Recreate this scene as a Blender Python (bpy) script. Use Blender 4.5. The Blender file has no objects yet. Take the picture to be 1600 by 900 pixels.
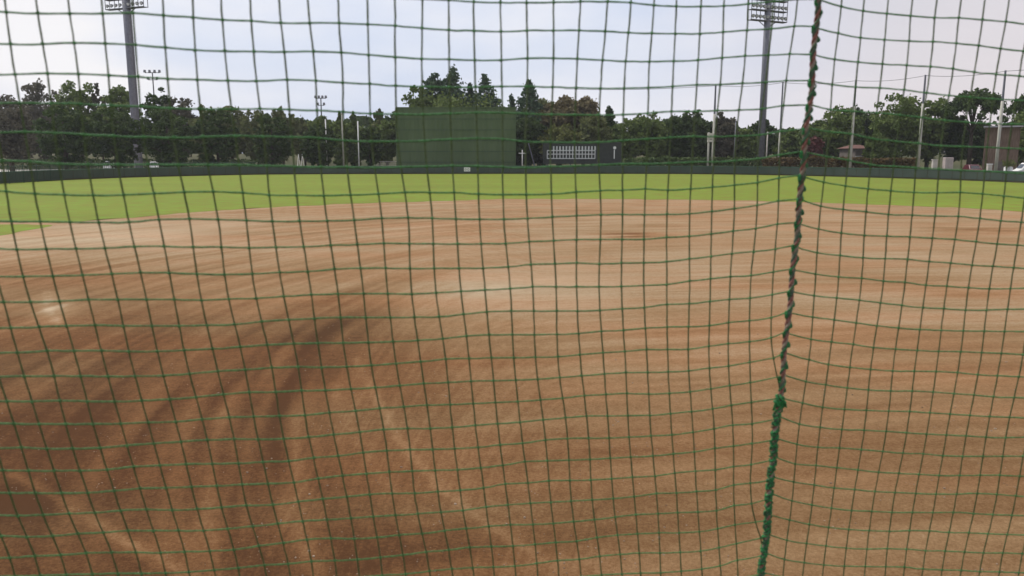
import bpy, bmesh, math, random
import numpy as np
from mathutils import Vector, Matrix, noise as mnoise
R = math.radians
random.seed(7); rng = np.random.default_rng(7)
scene = bpy.context.scene
col = scene.collection

# ------------------------------------------------------------------ camera
F = 1250.0                      # focal length in photo pixels (1600 wide)
CAM_H = 3.6
TH = math.atan(212.0 / F)       # pitch down
cd = bpy.data.cameras.new('camera'); cam = bpy.data.objects.new('camera', cd); col.objects.link(cam)
cam.location = (0, 0, CAM_H); cam.rotation_euler = (math.pi / 2 - TH, 0, 0)
cd.sensor_width = 36; cd.lens = 36 * F / 1600.0
cd.clip_start = 0.05; cd.clip_end = 4000
cd.dof.use_dof = True; cd.dof.focus_distance = 60.0; cd.dof.aperture_fstop = 8.5
scene.camera = cam

# ------------------------------------------------------------------ light
SUN_EL, SUN_AZ = R(52), R(-58)          # azimuth from +Y towards +X
w = bpy.data.worlds.new("World"); scene.world = w; w.use_nodes = True
nt = w.node_tree; nt.nodes.clear()
def N(t, kind, **kw):
    n = t.nodes.new(kind)
    for k, v in kw.items(): setattr(n, k, v)
    return n
out = N(nt, 'ShaderNodeOutputWorld'); sky = N(nt, 'ShaderNodeTexSky', sky_type='NISHITA')
sky.sun_disc = False; sky.sun_elevation = SUN_EL; sky.sun_rotation = SUN_AZ
sky.air_density = 1.4; sky.dust_density = 2.5; sky.ozone_density = 1.2
b1 = N(nt, 'ShaderNodeBackground'); b1.inputs['Strength'].default_value = 0.07
nt.links.new(sky.outputs[0], b1.inputs['Color'])
b2 = N(nt, 'ShaderNodeBackground'); b2.inputs['Strength'].default_value = 0.73
tc = N(nt, 'ShaderNodeTexCoord'); mp = N(nt, 'ShaderNodeMapping'); mp.inputs['Scale'].default_value = (1.3, 1.3, 3.6); mp.inputs['Location'].default_value = (.35, 0, .2)
nt.links.new(tc.outputs['Generated'], mp.inputs['Vector'])
nz = N(nt, 'ShaderNodeTexNoise'); nz.inputs['Scale'].default_value = 1.6; nz.inputs['Detail'].default_value = 5; nz.inputs['Roughness'].default_value = .5
nt.links.new(mp.outputs[0], nz.inputs['Vector'])
cc = N(nt, 'ShaderNodeValToRGB'); cc.color_ramp.elements[0].position = .42; cc.color_ramp.elements[1].position = .68
cc.color_ramp.elements[0].color = (.70, .78, .98, 1); cc.color_ramp.elements[1].color = (.97, .955, .98, 1)
nt.links.new(nz.outputs['Fac'], cc.inputs['Fac'])
sx = N(nt, 'ShaderNodeSeparateXYZ'); nt.links.new(tc.outputs['Generated'], sx.inputs[0])          # the cloud deck turns warmer and duller to the right
mr2 = N(nt, 'ShaderNodeMapRange', interpolation_type='SMOOTHSTEP'); mr2.inputs['From Min'].default_value = .08; mr2.inputs['From Max'].default_value = .50; mr2.inputs['To Max'].default_value = .85
nt.links.new(sx.outputs['X'], mr2.inputs['Value'])
mc = N(nt, 'ShaderNodeMixRGB'); mc.inputs[2].default_value = (.86, .78, .80, 1)
nt.links.new(mr2.outputs[0], mc.inputs[0]); nt.links.new(cc.outputs[0], mc.inputs[1]); nt.links.new(mc.outputs[0], b2.inputs['Color'])
mr = N(nt, 'ShaderNodeMapRange'); mr.inputs['From Min'].default_value = .3; mr.inputs['From Max'].default_value = .7
mr.inputs['To Min'].default_value = .78; mr.inputs['To Max'].default_value = .97
nt.links.new(nz.outputs['Fac'], mr.inputs['Value'])
mx = N(nt, 'ShaderNodeMixShader')
nt.links.new(mr.outputs[0], mx.inputs[0]); nt.links.new(b1.outputs[0], mx.inputs[1]); nt.links.new(b2.outputs[0], mx.inputs[2])
nt.links.new(mx.outputs[0], out.inputs['Surface'])
sd = bpy.data.lights.new('sun', 'SUN'); sd.energy = 2.1; sd.angle = R(9); sd.color = (1, .95, .87)
so = bpy.data.objects.new('sun', sd); col.objects.link(so)
sdir = Vector((math.sin(SUN_AZ) * math.cos(SUN_EL), math.cos(SUN_AZ) * math.cos(SUN_EL), math.sin(SUN_EL)))
so.rotation_euler = sdir.to_track_quat('Z', 'Y').to_euler(); so.location = (-20, 10, 40)
scene.view_settings.view_transform = 'Standard'; scene.view_settings.look = 'None'
scene.view_settings.exposure = 0.45; scene.view_settings.gamma = 1

# ------------------------------------------------------------------ helpers
CT, ST = math.cos(TH), math.sin(TH)
def ray(px, py):
    a, b = (px - 800) / F, (450 - py) / F
    return Vector((a, CT + b * ST, -ST + b * CT))
def at(px, py, Y):                      # the point seen at a pixel at forward distance Y
    d = ray(px, py); return Vector((0, 0, CAM_H)) + d * (Y / d.y)
def ground(px, py, z=0.0):
    d = ray(px, py); return Vector((0, 0, CAM_H)) + d * ((z - CAM_H) / d.z)
def toz(py, Y):                         # height seen on row py at distance Y
    d = ray(800, py); return CAM_H + d.z * Y / d.y

def tag(o, label=None, cat=None, group=None, kind=None):
    if label: o['label'] = label
    if cat: o['category'] = cat
    if group: o['group'] = group
    if kind: o['kind'] = kind
    return o
def empty(name, loc, rz=0, **kw):
    o = bpy.data.objects.new(name, None); col.objects.link(o); o.location = loc; o.rotation_euler.z = rz
    o.empty_display_size = .2
    return tag(o, **kw)

class MB:
    def __init__(s): s.v = []; s.f = []; s.mi = []; s.cur = 0
    def add(s, vs, fs):
        o = len(s.v); s.v += [tuple(p) for p in vs]; s.f += [tuple(i + o for i in f) for f in fs]; s.mi += [s.cur] * len(fs)
    def box(s, c, d, rz=0, taper=1.0, m=None):
        cx, cy, cz = c; dx, dy, dz = d[0] / 2, d[1] / 2, d[2] / 2; vs = []
        for z, t in ((-dz, 1), (dz, taper)):
            for x, y in ((-dx, -dy), (dx, -dy), (dx, dy), (-dx, dy)):
                x *= t; y *= t
                vs.append((cx + x * math.cos(rz) - y * math.sin(rz), cy + x * math.sin(rz) + y * math.cos(rz), cz + z))
        s.add(vs, [(0, 3, 2, 1), (4, 5, 6, 7), (0, 1, 5, 4), (1, 2, 6, 5), (2, 3, 7, 6), (3, 0, 4, 7)])
    def bar(s, a, b, r, n=8, r2=None):
        s.tube([a, b], [r, r if r2 is None else r2], n)
    def tube(s, pts, rad, n=6, cap=True):
        pts = [Vector(p) for p in pts]
        if not isinstance(rad, (list, tuple)): rad = [rad] * len(pts)
        up = None; vs = []; fs = []
        for i, p in enumerate(pts):
            t = (pts[min(i + 1, len(pts) - 1)] - pts[max(i - 1, 0)]).normalized()
            if up is None: up = Vector((0, 0, 1)) if abs(t.z) < .9 else Vector((1, 0, 0))
            up = (up - t * up.dot(t)).normalized(); q = t.cross(up)
            for k in range(n):
                a = 2 * math.pi * k / n; vs.append(p + (up * math.cos(a) + q * math.sin(a)) * rad[i])
        for i in range(len(pts) - 1):
            for k in range(n):
                k2 = (k + 1) % n; fs.append((i * n + k, i * n + k2, (i + 1) * n + k2, (i + 1) * n + k))
        if cap: fs.append(tuple(range(n - 1, -1, -1))); fs.append(tuple((len(pts) - 1) * n + k for k in range(n)))
        s.add(vs, fs)
    def blob(s, c, r, seg=6, rings=4):
        c = Vector(c); r = Vector((r, r, r)) if not hasattr(r, '__len__') else Vector(r)
        vs = [c + Vector((0, 0, r.z))]; fs = []
        for i in range(1, rings):
            a = math.pi * i / rings
            for k in range(seg):
                b = 2 * math.pi * k / seg
                vs.append(c + Vector((r.x * math.sin(a) * math.cos(b), r.y * math.sin(a) * math.sin(b), r.z * math.cos(a))))
        vs.append(c - Vector((0, 0, r.z))); L = len(vs) - 1
        for k in range(seg):
            k2 = (k + 1) % seg
            fs.append((0, 1 + k, 1 + k2)); fs.append((L, 1 + (rings - 2) * seg + k2, 1 + (rings - 2) * seg + k))
            for i in range(rings - 2): fs.append((1 + i * seg + k, 1 + (i + 1) * seg + k, 1 + (i + 1) * seg + k2, 1 + i * seg + k2))
        s.add(vs, fs)
    def build(s, name, m, parent=None, smooth=False, bevel=0):
        me = bpy.data.meshes.new(name); me.from_pydata(s.v, [], s.f)
        ms = m if isinstance(m, (list, tuple)) else [m]
        for x in ms: me.materials.append(x)
        if len(ms) > 1: me.polygons.foreach_set('material_index', s.mi)
        if smooth: me.polygons.foreach_set('use_smooth', [True] * len(me.polygons))
        me.update(); o = bpy.data.objects.new(name, me); col.objects.link(o); o.parent = parent
        if bevel:
            b = o.modifiers.new('bevel', 'BEVEL'); b.width = bevel; b.segments = 2; b.limit_method = 'ANGLE'
        return o

def mat(name, c1, c2=None, scale=4, rough=.8, spec=.3, detail=5, metal=0, bump=0, bscale=None, stretch=(1, 1, 1), lo=.35, hi=.65, coords='Object'):
    m = bpy.data.materials.new(name); m.use_nodes = True; t = m.node_tree; p = t.nodes['Principled BSDF']
    p.inputs['Roughness'].default_value = rough; p.inputs['Metallic'].default_value = metal
    p.inputs['Specular IOR Level'].default_value = spec
    if c2 is None: c2 = tuple(x * .8 for x in c1)
    tcn = N(t, 'ShaderNodeTexCoord'); mpn = N(t, 'ShaderNodeMapping'); mpn.inputs['Scale'].default_value = stretch
    t.links.new(tcn.outputs[coords], mpn.inputs[0])
    n = N(t, 'ShaderNodeTexNoise'); n.inputs['Scale'].default_value = scale; n.inputs['Detail'].default_value = detail
    t.links.new(mpn.outputs[0], n.inputs['Vector'])
    r = N(t, 'ShaderNodeValToRGB'); e = r.color_ramp.elements
    e[0].position = lo; e[1].position = hi; e[0].color = (*c1, 1); e[1].color = (*c2, 1)
    t.links.new(n.outputs['Fac'], r.inputs[0]); t.links.new(r.outputs[0], p.inputs['Base Color'])
    if bump:
        n2 = N(t, 'ShaderNodeTexNoise'); n2.inputs['Scale'].default_value = bscale or scale * 4; n2.inputs['Detail'].default_value = 6
        t.links.new(mpn.outputs[0], n2.inputs['Vector'])
        bn = N(t, 'ShaderNodeBump'); bn.inputs['Strength'].default_value = bump; bn.inputs['Distance'].default_value = .02
        t.links.new(n2.outputs['Fac'], bn.inputs['Height']); t.links.new(bn.outputs[0], p.inputs['Normal'])
    return m

def leafmat(name, c1, c2, scale=.6):
    m = mat(name, c1, c2, scale, rough=.75, spec=.2, detail=3, lo=.3, hi=.7)
    t = m.node_tree; p = t.nodes['Principled BSDF']; ol = [n for n in t.nodes if n.type == 'OUTPUT_MATERIAL'][0]
    tr = N(t, 'ShaderNodeBsdfTranslucent'); mxs = N(t, 'ShaderNodeMixShader'); mxs.inputs[0].default_value = .22
    r = [n for n in t.nodes if n.type == 'VALTORGB'][0]
    t.links.new(r.outputs[0], tr.inputs['Color'])
    t.links.new(p.outputs[0], mxs.inputs[1]); t.links.new(tr.outputs[0], mxs.inputs[2]); t.links.new(mxs.outputs[0], ol.inputs['Surface'])
    return m

M = dict(
    grey_steel=mat('galvanised_steel', (.13, .13, .155), (.18, .18, .21), 3, .6, .3),
    dark_steel=mat('dark_steel', (.10, .10, .11), (.15, .15, .16), 3, .6),
    lamp=mat('lamp_housing', (.16, .16, .17), (.24, .24, .25), 6, .4, .5),
    glass=mat('lamp_glass', (.45, .46, .48), (.55, .56, .58), 3, .15, .6),
    concrete=mat('pale_concrete', (.36, .35, .30), (.46, .44, .38), 1.5, .85, bump=.2),
    white=mat('white_paint', (.70, .69, .66), (.80, .79, .76), 2, .45, .5),
    wallpad=mat('wall_padding', (.036, .052, .043), (.05, .068, .056), .35, .6, .35, stretch=(1, 1, .3)),
    walltop=mat('wall_top_rail', (.03, .075, .045), (.045, .10, .06), .5, .5, .4),
    wallshadow_seam=mat('wall_shadow_and_seams', (.045, .04, .025), (.07, .06, .035), .8, .9),  # brown for the painted foot shadow, also used on the pad seams
    fencegreen=mat('green_fence_paint', (.015, .045, .028), (.025, .06, .035), 2, .5, .4),
    board=mat('scoreboard_black', (.020, .025, .020), (.034, .038, .032), 2, .5),
    cell=mat('scoreboard_white', (.46, .47, .46), (.58, .59, .58), 2, .6),
    bark=mat('bark', (.05, .038, .028), (.09, .07, .05), 3, .95, bump=.4),
    rubber=mat('tyre_rubber', (.02, .02, .02), (.03, .03, .03), 8, .9),
    carglass=mat('car_glass', (.02, .025, .03), (.03, .035, .04), 2, .08, .8),
    maroon=mat('maroon_car_paint', (.08, .012, .02), (.10, .016, .025), 2, .3, .6),
    brownwall=mat('brown_board_wall', (.13, .085, .06), (.26, .18, .13), 6, .85, stretch=(2, 2, .15)),
    redroof=mat('red_brown_roof', (.11, .055, .042), (.16, .08, .062), 4, .8),
    housewall=mat('dim_house_wall', (.10, .085, .075), (.15, .125, .11), 1.5, .85),
    palewall=mat('pale_wall', (.45, .42, .37), (.55, .51, .45), 1.2, .85),
    eave=mat('weathered_roof_sheet', (.30, .28, .29), (.42, .40, .41), 5, .7, stretch=(6, 1, 1)),
    numerals=mat('sign_marks', (.08, .08, .07), (.11, .11, .10), 5, .6),
)

# ------------------------------------------------------------------ setting: ground
def sheet(name, pts, z, m, **kw):
    me = bpy.data.meshes.new(name); bm = bmesh.new()
    bm.faces.new([bm.verts.new((p[0], p[1], z)) for p in pts]); bmesh.ops.triangulate(bm, faces=bm.faces[:])
    bm.to_mesh(me); bm.free(); me.materials.append(m); o = bpy.data.objects.new(name, me); col.objects.link(o)
    for p in me.polygons:
        if p.normal.z < 0: me.flip_normals(); break
    return tag(o, kind='structure', **kw)

g_far = mat('rough_ground', (.060, .070, .025), (.115, .095, .045), .06, .95, bump=.2)
sheet('ground', [(-1500, -60), (1500, -60), (1500, 3000), (-1500, 3000)], 0, g_far)

g_grass = mat('mown_turf', (.145, .195, .018), (.17, .235, .022), .10, .9, .15, detail=6, stretch=(.35, 1, 1), lo=.3, hi=.7)
t = g_grass.node_tree; p = t.nodes['Principled BSDF']
tcn = N(t, 'ShaderNodeTexCoord'); nA = N(t, 'ShaderNodeTexNoise'); nA.inputs['Scale'].default_value = .9; nA.inputs['Detail'].default_value = 8
t.links.new(tcn.outputs['Object'], nA.inputs['Vector'])
rA = N(t, 'ShaderNodeValToRGB'); rA.color_ramp.elements[0].position = .35; rA.color_ramp.elements[1].position = .75
rA.color_ramp.elements[0].color = (1.06, .80, .95, 1); rA.color_ramp.elements[1].color = (.95, 1.16, 1.0, 1)
t.links.new(nA.outputs['Fac'], rA.inputs[0])
mm = N(t, 'ShaderNodeMixRGB', blend_type='MULTIPLY'); mm.inputs[0].default_value = 1
base = [n for n in t.nodes if n.type == 'VALTORGB' and n != rA][0]
t.links.new(base.outputs[0], mm.inputs[1]); t.links.new(rA.outputs[0], mm.inputs[2]); t.links.new(mm.outputs[0], p.inputs['Base Color'])

def spl(pts, n):                       # Catmull-Rom through points
    pts = [Vector(p) for p in pts]; out = []
    for i in range(len(pts) - 1):
        a = pts[max(i - 1, 0)]; b = pts[i]; c = pts[i + 1]; d = pts[min(i + 2, len(pts) - 1)]
        for k in range(n):
            t = k / n
            out.append(.5 * ((2 * b) + (c - a) * t + (2 * a - 5 * b + 4 * c - d) * t * t + (3 * b - a - 3 * c + d) * t ** 3))
    out.append(pts[-1]); return out

wall_px = [(-420, 322), (-150, 296), (0, 287), (100, 281.5), (200, 277.5), (300, 275), (400, 273), (500, 272.3), (600, 272), (800, 271.7), (1000, 271.8),
           (1100, 272.3), (1200, 273.7), (1300, 276), (1400, 278.8), (1500, 282), (1600, 286), (1750, 294), (2050, 322)]
wall_line = spl([ground(*q) for q in wall_px], 6)
edge_px = [(-330, 352), (-100, 347), (0, 347), (60, 347), (110, 346.5), (200, 341), (250, 336), (300, 332), (350, 328.5), (400, 325.5), (500, 320.5), (600, 317), (700, 313.5),
           (800, 311.5), (900, 311), (1000, 311.5), (1100, 312.5), (1200, 314.5), (1300, 317.5), (1400, 321), (1500, 325), (1600, 331), (1900, 352)]
edge_line = spl([ground(*q) for q in edge_px], 14)
def ruffle(line, a):
    return [Vector((p.x + a * mnoise.noise(Vector((p.x * .8, p.y * .8, 3))), p.y + a * 1.6 * mnoise.noise(Vector((p.x * .7, p.y * .7, 9))), 0)) for p in line]
edge_line = ruffle(edge_line, .6)
sheet('outfield_grass', list(edge_line) + list(reversed(wall_line)), .012, g_grass)
foul = ruffle(spl([ground(-300, 352), ground(0, 351), ground(50, 351.5), ground(82, 352.6), ground(45, 360), ground(0, 368.5), ground(-60, 377), ground(-300, 395)], 8), .2)
sheet('foul_grass', foul, .012, g_grass)

# infield dirt: fan shaped sheet, with the damp drag marks stored as an attribute
def fbm(x, y, z=0, o=4):
    return mnoise.fractal(Vector((x, y, z)), 1.0, 2.0, o)
CX, CY = 17.6, 15.0
def g2(px, py):
    q = ground(px, py); return q.x, q.y
blobs = []                              # (x, y, sx, sy, angle, amount)  + is damp, - is dry and pale
def blob(px, py, sx, sy, ang, amt): x, y = g2(px, py); blobs.append((x, y, sx, sy, R(ang), amt))
blob(500, 530, .7, 3.2, -14, .55); blob(425, 625, .55, 2.0, -6, .55); blob(395, 740, .8, 1.6, 8, .6); blob(470, 850, 1.0, 1.0, 25, .4)
blob(100, 660, 1.6, 1.6, 0, .30); blob(10, 790, .45, .45, 0, .55); blob(60, 430, 5, 3.2, 0, .3); blob(330, 640, .8, 1.6, 0, .2)
blob(620, 860, .7, .6, 30, .35); blob(600, 450, .9, 3.5, -20, .45); blob(240, 540, 2.6, 2.0, 0, .25); blob(430, 368, 3, 2.0, 0, .45)
blob(980, 368, 1.3, 1.3, 0, 1.0); blob(1520, 360, 2.2, 1.4, 0, .75); blob(1000, 352, 12, 1.2, 0, .12); blob(1450, 450, 2.2, 2.0, 0, .25)
blob(760, 460, 3.2, 3.0, 0, -.60); blob(85, 483, .42, 1.6, 27, -.95); blob(60, 375, 8, 3.5, 0, -.7); blob(170, 350, 6, 3.0, 0, -.5); blob(820, 425, 3.5, 3.0, 0, -.25)
blob(240, 365, 4, 2.0, 0, -.3); blob(300, 850, .5, .35, 0, -.3); blob(1350, 620, 2, 2, 0, .10); blob(840, 330, 14, 2.2, 0, .22)
lines = [([(555, 560), (590, 625), (625, 690), (690, 765), (770, 825), (880, 895)], .06, -.46), ([(20, 740), (110, 790), (200, 850), (300, 900)], .08, -.55),
         ([(520, 600), (540, 660), (590, 740), (660, 820)], .10, -.15), ([(74, 455), (74, 480), (92, 506)], .10, -.5)]
lines = [(np.array([g2(*q) for q in L]), wd, am) for L, wd, am in lines]
rows = np.concatenate([np.linspace(-8, 3.9, 8), np.geomspace(4.0, 84.0, 300)]); us = np.linspace(-1.9, 1.9, 620)
V = []; tone = []; red = []; sw = []
for Y in rows:
    Yk = max(Y, 4.0)
    X = us * Yk
    base_t = np.zeros_like(X)
    for (bx, by, sx, sy, a, am) in blobs:
        dx, dy = X - bx, Y - by; u = dx * math.cos(a) + dy * math.sin(a); v = -dx * math.sin(a) + dy * math.cos(a)
        base_t += am * np.exp(-(u / sx) ** 2 - (v / sy) ** 2)
    for P, wd, am in lines:
        dm = np.full_like(X, 1e9)
        for i in range(len(P) - 1):
            d = P[i + 1] - P[i]; t_ = np.clip(((X - P[i][0]) * d[0] + (Y - P[i][1]) * d[1]) / (d @ d), 0, 1)
            dm = np.minimum(dm, np.hypot(X - P[i][0] - t_ * d[0], Y - P[i][1] - t_ * d[1]))
        base_t += am * np.exp(-(dm / wd) ** 2)
    rr = np.hypot(X - CX, Y - CY); an = np.arctan2(Y - CY, X - CX)
    left = np.clip((-X * 1.0 + 1.5) / 6, 0, 1) * np.clip((30 - Y) / 14, 0, 1)
    for x, bt, r_, a_, lf in zip(X, base_t, rr, an, left):
        wr = min(1, max(0, (x + 2.6) / 3.5)); ul = x * .978 + Y * .208; vl = -x * .208 + Y * .978 + .018 * x * x * .3
        s1 = fbm(r_ * .8, math.cos(a_) * 2.2, math.sin(a_) * 2.2, 3) * (1 - wr) + .6 * wr * fbm(vl * .8, ul * .12, 3, 3)
        s2 = fbm(r_ * 2.6, math.cos(a_) * 4.0, math.sin(a_) * 4.0 + 7, 4) * (1 - wr) + wr * fbm(vl * 2.0, ul * .22, 6, 4)
        s4 = fbm(x * .10, Y * .9, 5, 3)
        s3 = fbm(x * .25, Y * .25, 2, 3)
        V.append((x, Y, 0.006)); tone.append(.20 * s1 + .22 * s2 + .07 * s4 + .16 * s3 + bt * .72 * (1 + 1.3 * s2) + .50 * lf + .52 * min(1, max(0, (20 - Y) / 12)) + .02)
        sw += [r_ * (1 - wr) + vl * wr, math.cos(a_) * 9 * (1 - wr) + ul * .4 * wr, math.sin(a_) * 9 * (1 - wr)]
        red.append(fbm(x * .12, Y * .5, 11, 3))
nr, nc = len(rows), len(us)
idx = np.arange(nr * nc).reshape(nr, nc)
# keep only quads inside the dirt region (in front of the grass edge)
ex = np.array([p.x for p in edge_line]); ey = np.array([p.y for p in edge_line]); o_ = np.argsort(ex); ex, ey = ex[o_], ey[o_]
Fq = []
for i in range(nr - 1):
    for j in range(nc - 1):
        a = V[idx[i, j]]
        if a[1] < np.interp(a[0], ex, ey) + 2.5 and abs(a[0]) < 75: Fq.append((idx[i, j], idx[i, j + 1], idx[i + 1, j + 1], idx[i + 1, j]))
me = bpy.data.meshes.new('infield_dirt'); me.from_pydata(V, [], [tuple(int(k) for k in f) for f in Fq])
at1 = me.attributes.new('tone', 'FLOAT', 'POINT'); at1.data.foreach_set('value', tone)
at3 = me.attributes.new('swirl', 'FLOAT_VECTOR', 'POINT'); at3.data.foreach_set('vector', sw)
at2 = me.attributes.new('red', 'FLOAT', 'POINT'); at2.data.foreach_set('value', red)
dirt = bpy.data.materials.new('infield_soil'); dirt.use_nodes = True; t = dirt.node_tree; p = t.nodes['Principled BSDF']
p.inputs['Roughness'].default_value = .95; p.inputs['Specular IOR Level'].default_value = .05
A1 = N(t, 'ShaderNodeAttribute', attribute_name='tone'); A2 = N(t, 'ShaderNodeAttribute', attribute_name='red')
tcn = N(t, 'ShaderNodeTexCoord')
def noise_node(sc, dt, st=(1, 1, 1), rot=0):
    m_ = N(t, 'ShaderNodeMapping'); m_.inputs['Scale'].default_value = st; m_.inputs['Rotation'].default_value = (0, 0, rot)
    t.links.new(tcn.outputs['Object'], m_.inputs[0]); n_ = N(t, 'ShaderNodeTexNoise'); n_.inputs['Scale'].default_value = sc; n_.inputs['Detail'].default_value = dt
    t.links.new(m_.outputs[0], n_.inputs['Vector']); return n_
nf = noise_node(7, 9); ns = noise_node(2.2, 6, (.25, 1.6, 1), R(-8)); ng = noise_node(90, 4)
def mth(op, a, b):
    n_ = N(t, 'ShaderNodeMath', operation=op)
    for i, q in enumerate((a, b)):
        if isinstance(q, (int, float)): n_.inputs[i].default_value = q
        else: t.links.new(q, n_.inputs[i])
    return n_.outputs[0]
val = mth('ADD', A1.outputs['Fac'], mth('MULTIPLY', mth('SUBTRACT', nf.outputs['Fac'], .5), .55))
A3 = N(t, 'ShaderNodeAttribute', attribute_name='swirl'); nsw = N(t, 'ShaderNodeTexNoise'); nsw.inputs['Scale'].default_value = 1.0; nsw.inputs['Detail'].default_value = 7
msw = N(t, 'ShaderNodeMapping'); msw.inputs['Scale'].default_value = (3.6, .55, .55); t.links.new(A3.outputs['Vector'], msw.inputs[0]); t.links.new(msw.outputs[0], nsw.inputs['Vector'])
val = mth('ADD', val, mth('MULTIPLY', mth('SUBTRACT', nsw.outputs['Fac'], .5), .62))
val = mth('ADD', val, mth('MULTIPLY', mth('SUBTRACT', ns.outputs['Fac'], .5), .25))
val = mth('ADD', val, mth('MULTIPLY', mth('SUBTRACT', ng.outputs['Fac'], .5), 1.0))
nh_ = noise_node(28, 6); val = mth('ADD', val, mth('MULTIPLY', mth('SUBTRACT', nh_.outputs['Fac'], .5), .85))
fac = mth('ADD', mth('MULTIPLY', val, .44), .41)
rp = N(t, 'ShaderNodeValToRGB'); e = rp.color_ramp.elements
e[0].position = 0; e[0].color = (.48, .375, .25, 1); e[1].position = 1; e[1].color = (.080, .040, .018, 1)
for ps, c in ((.3, (.36, .262, .158)), (.5, (.275, .170, .084)), (.75, (.165, .088, .038))):
    q = e.new(ps); q.color = (*c, 1)
t.links.new(fac, rp.inputs[0])
mxr = N(t, 'ShaderNodeMixRGB', blend_type='MULTIPLY')
t.links.new(rp.outputs[0], mxr.inputs[1]); mxr.inputs[2].default_value = (1.06, .94, .90, 1)
rf = N(t, 'ShaderNodeMapRange'); rf.inputs['From Min'].default_value = -.3; rf.inputs['From Max'].default_value = .5; t.links.new(A2.outputs['Fac'], rf.inputs['Value'])
t.links.new(rf.outputs[0], mxr.inputs[0]); t.links.new(mxr.outputs[0], p.inputs['Base Color'])
bn = N(t, 'ShaderNodeBump'); bn.inputs['Strength'].default_value = .8; bn.inputs['Distance'].default_value = .02
t.links.new(ng.outputs['Fac'], bn.inputs['Height']); t.links.new(bn.outputs[0], p.inputs['Normal'])
me.materials.append(dirt); o = bpy.data.objects.new('infield_dirt', me); col.objects.link(o); tag(o, kind='structure')

# loose grit and small clods on the dirt
gm = mat('grit', (.14, .085, .05), (.42, .33, .24), 1.7, .95, detail=4, lo=.3, hi=.7)
mb = MB()
for k in range(5200):
    Y = 4.5 + 24 * rng.random() ** 1.5; x = rng.uniform(-.8, .8) * Y; s = rng.uniform(.003, .0085) * (1 if rng.random() < .93 else 1.9)
    if fbm(x * .5, Y * .5, 4, 2) < -.12: continue
    mb.blob((x, Y, .006 + s * .3), (s * rng.uniform(.8, 1.5), s, s * .7), 5, 3)
tag(mb.build('grit', gm), 'loose grit and small clods scattered over the brown infield dirt', 'grit', kind='stuff')
# pale service path behind the left of the wall, low grassy bank further out
m_path = mat('pale_paving', (.50, .48, .42), (.60, .57, .50), .3, .9)
sheet('path', [(-130, 128), (-52, 142), (-40, 150), (-40, 172), (-160, 172)], .012, m_path)
m_bank = mat('bank_grass', (.048, .056, .022), (.09, .085, .038), .12, .95, bump=.3)
bk = MB(); xs = np.linspace(-200, 200, 81); vs = []
for x in xs:
    for Y, z in ((176, 0), (181, 1.6 + .5 * fbm(x * .05, 1)), (186, 3.0 + .6 * fbm(x * .04, 4)), (240, 3.2), (260, 0)): vs.append((x, Y, z))
bk.add(vs, [(i * 5 + k, i * 5 + 5 + k, i * 5 + 6 + k, i * 5 + 1 + k) for i in range(80) for k in range(4)])
tag(bk.build('bank', m_bank, smooth=True), kind='structure')

# ------------------------------------------------------------------ outfield wall
def ribbon_wall(mb, line, z0, z1, y0, y1):
    n = len(line); vs = []
    for i, p in enumerate(line):
        tg = (line[min(i + 1, n - 1)] - line[max(i - 1, 0)]).normalized(); nn = Vector((-tg.y, tg.x, 0))
        for off, z in ((y0, z0), (y0, z1), (y1, z1), (y1, z0)):
            q = p + nn * off; vs.append((q.x, q.y, z))
    fs = [(i * 4 + k, i * 4 + (k + 1) % 4, i * 4 + 4 + (k + 1) % 4, i * 4 + 4 + k) for i in range(n - 1) for k in range(4)]
    mb.add(vs, [tuple(reversed(f)) for f in fs] + [(0, 1, 2, 3), tuple((n - 1) * 4 + k for k in (3, 2, 1, 0))])
wallE = empty('outfield_wall', wall_line[len(wall_line) // 2], label='low padded dark green wall curving along the far edge of the grass', cat='wall')
def wpart(name, z0, z1, y0, y1, m):
    mb = MB(); ribbon_wall(mb, [q - wallE.location for q in wall_line], z0, z1, y0, y1); return mb.build(name, m, wallE)
wpart('base_shadow', 0, .22, -.02, .26, M['wallshadow_seam'])  # brownish shadow along the wall foot, painted as a dark strip
wpart('padding', .222, 1.25, -.06, .28, M['wallpad'])
wpart('top_rail', 1.252, 1.36, -.09, .31, M['walltop'])
mb = MB()
acc = 0
for i in range(1, len(wall_line)):
    a, b = wall_line[i - 1], wall_line[i]; L = (b - a).length; s = (1.8 - acc % 1.8) if acc % 1.8 else 0
    while s < L:
        q = a.lerp(b, s / L) - wallE.location; tg = (b - a).normalized(); nn = Vector((-tg.y, tg.x, 0)); q = q - nn * .068
        mb.box((q.x, q.y, .735), (.05, .02, 1.0), math.atan2(tg.y, tg.x)); s += 1.8
    acc += L
mb.build('pad_seams', M['wallshadow_seam'], wallE)

def wall_at(px):                       # point of the wall line seen in column px
    best = min(range(len(wall_line) - 1), key=lambda i: abs(800 + F * wall_line[i].x / (wall_line[i].y * CT + CAM_H * ST) - px))
    return wall_line[best].copy(), (wall_line[best + 1] - wall_line[best - 1]).normalized()

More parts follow.
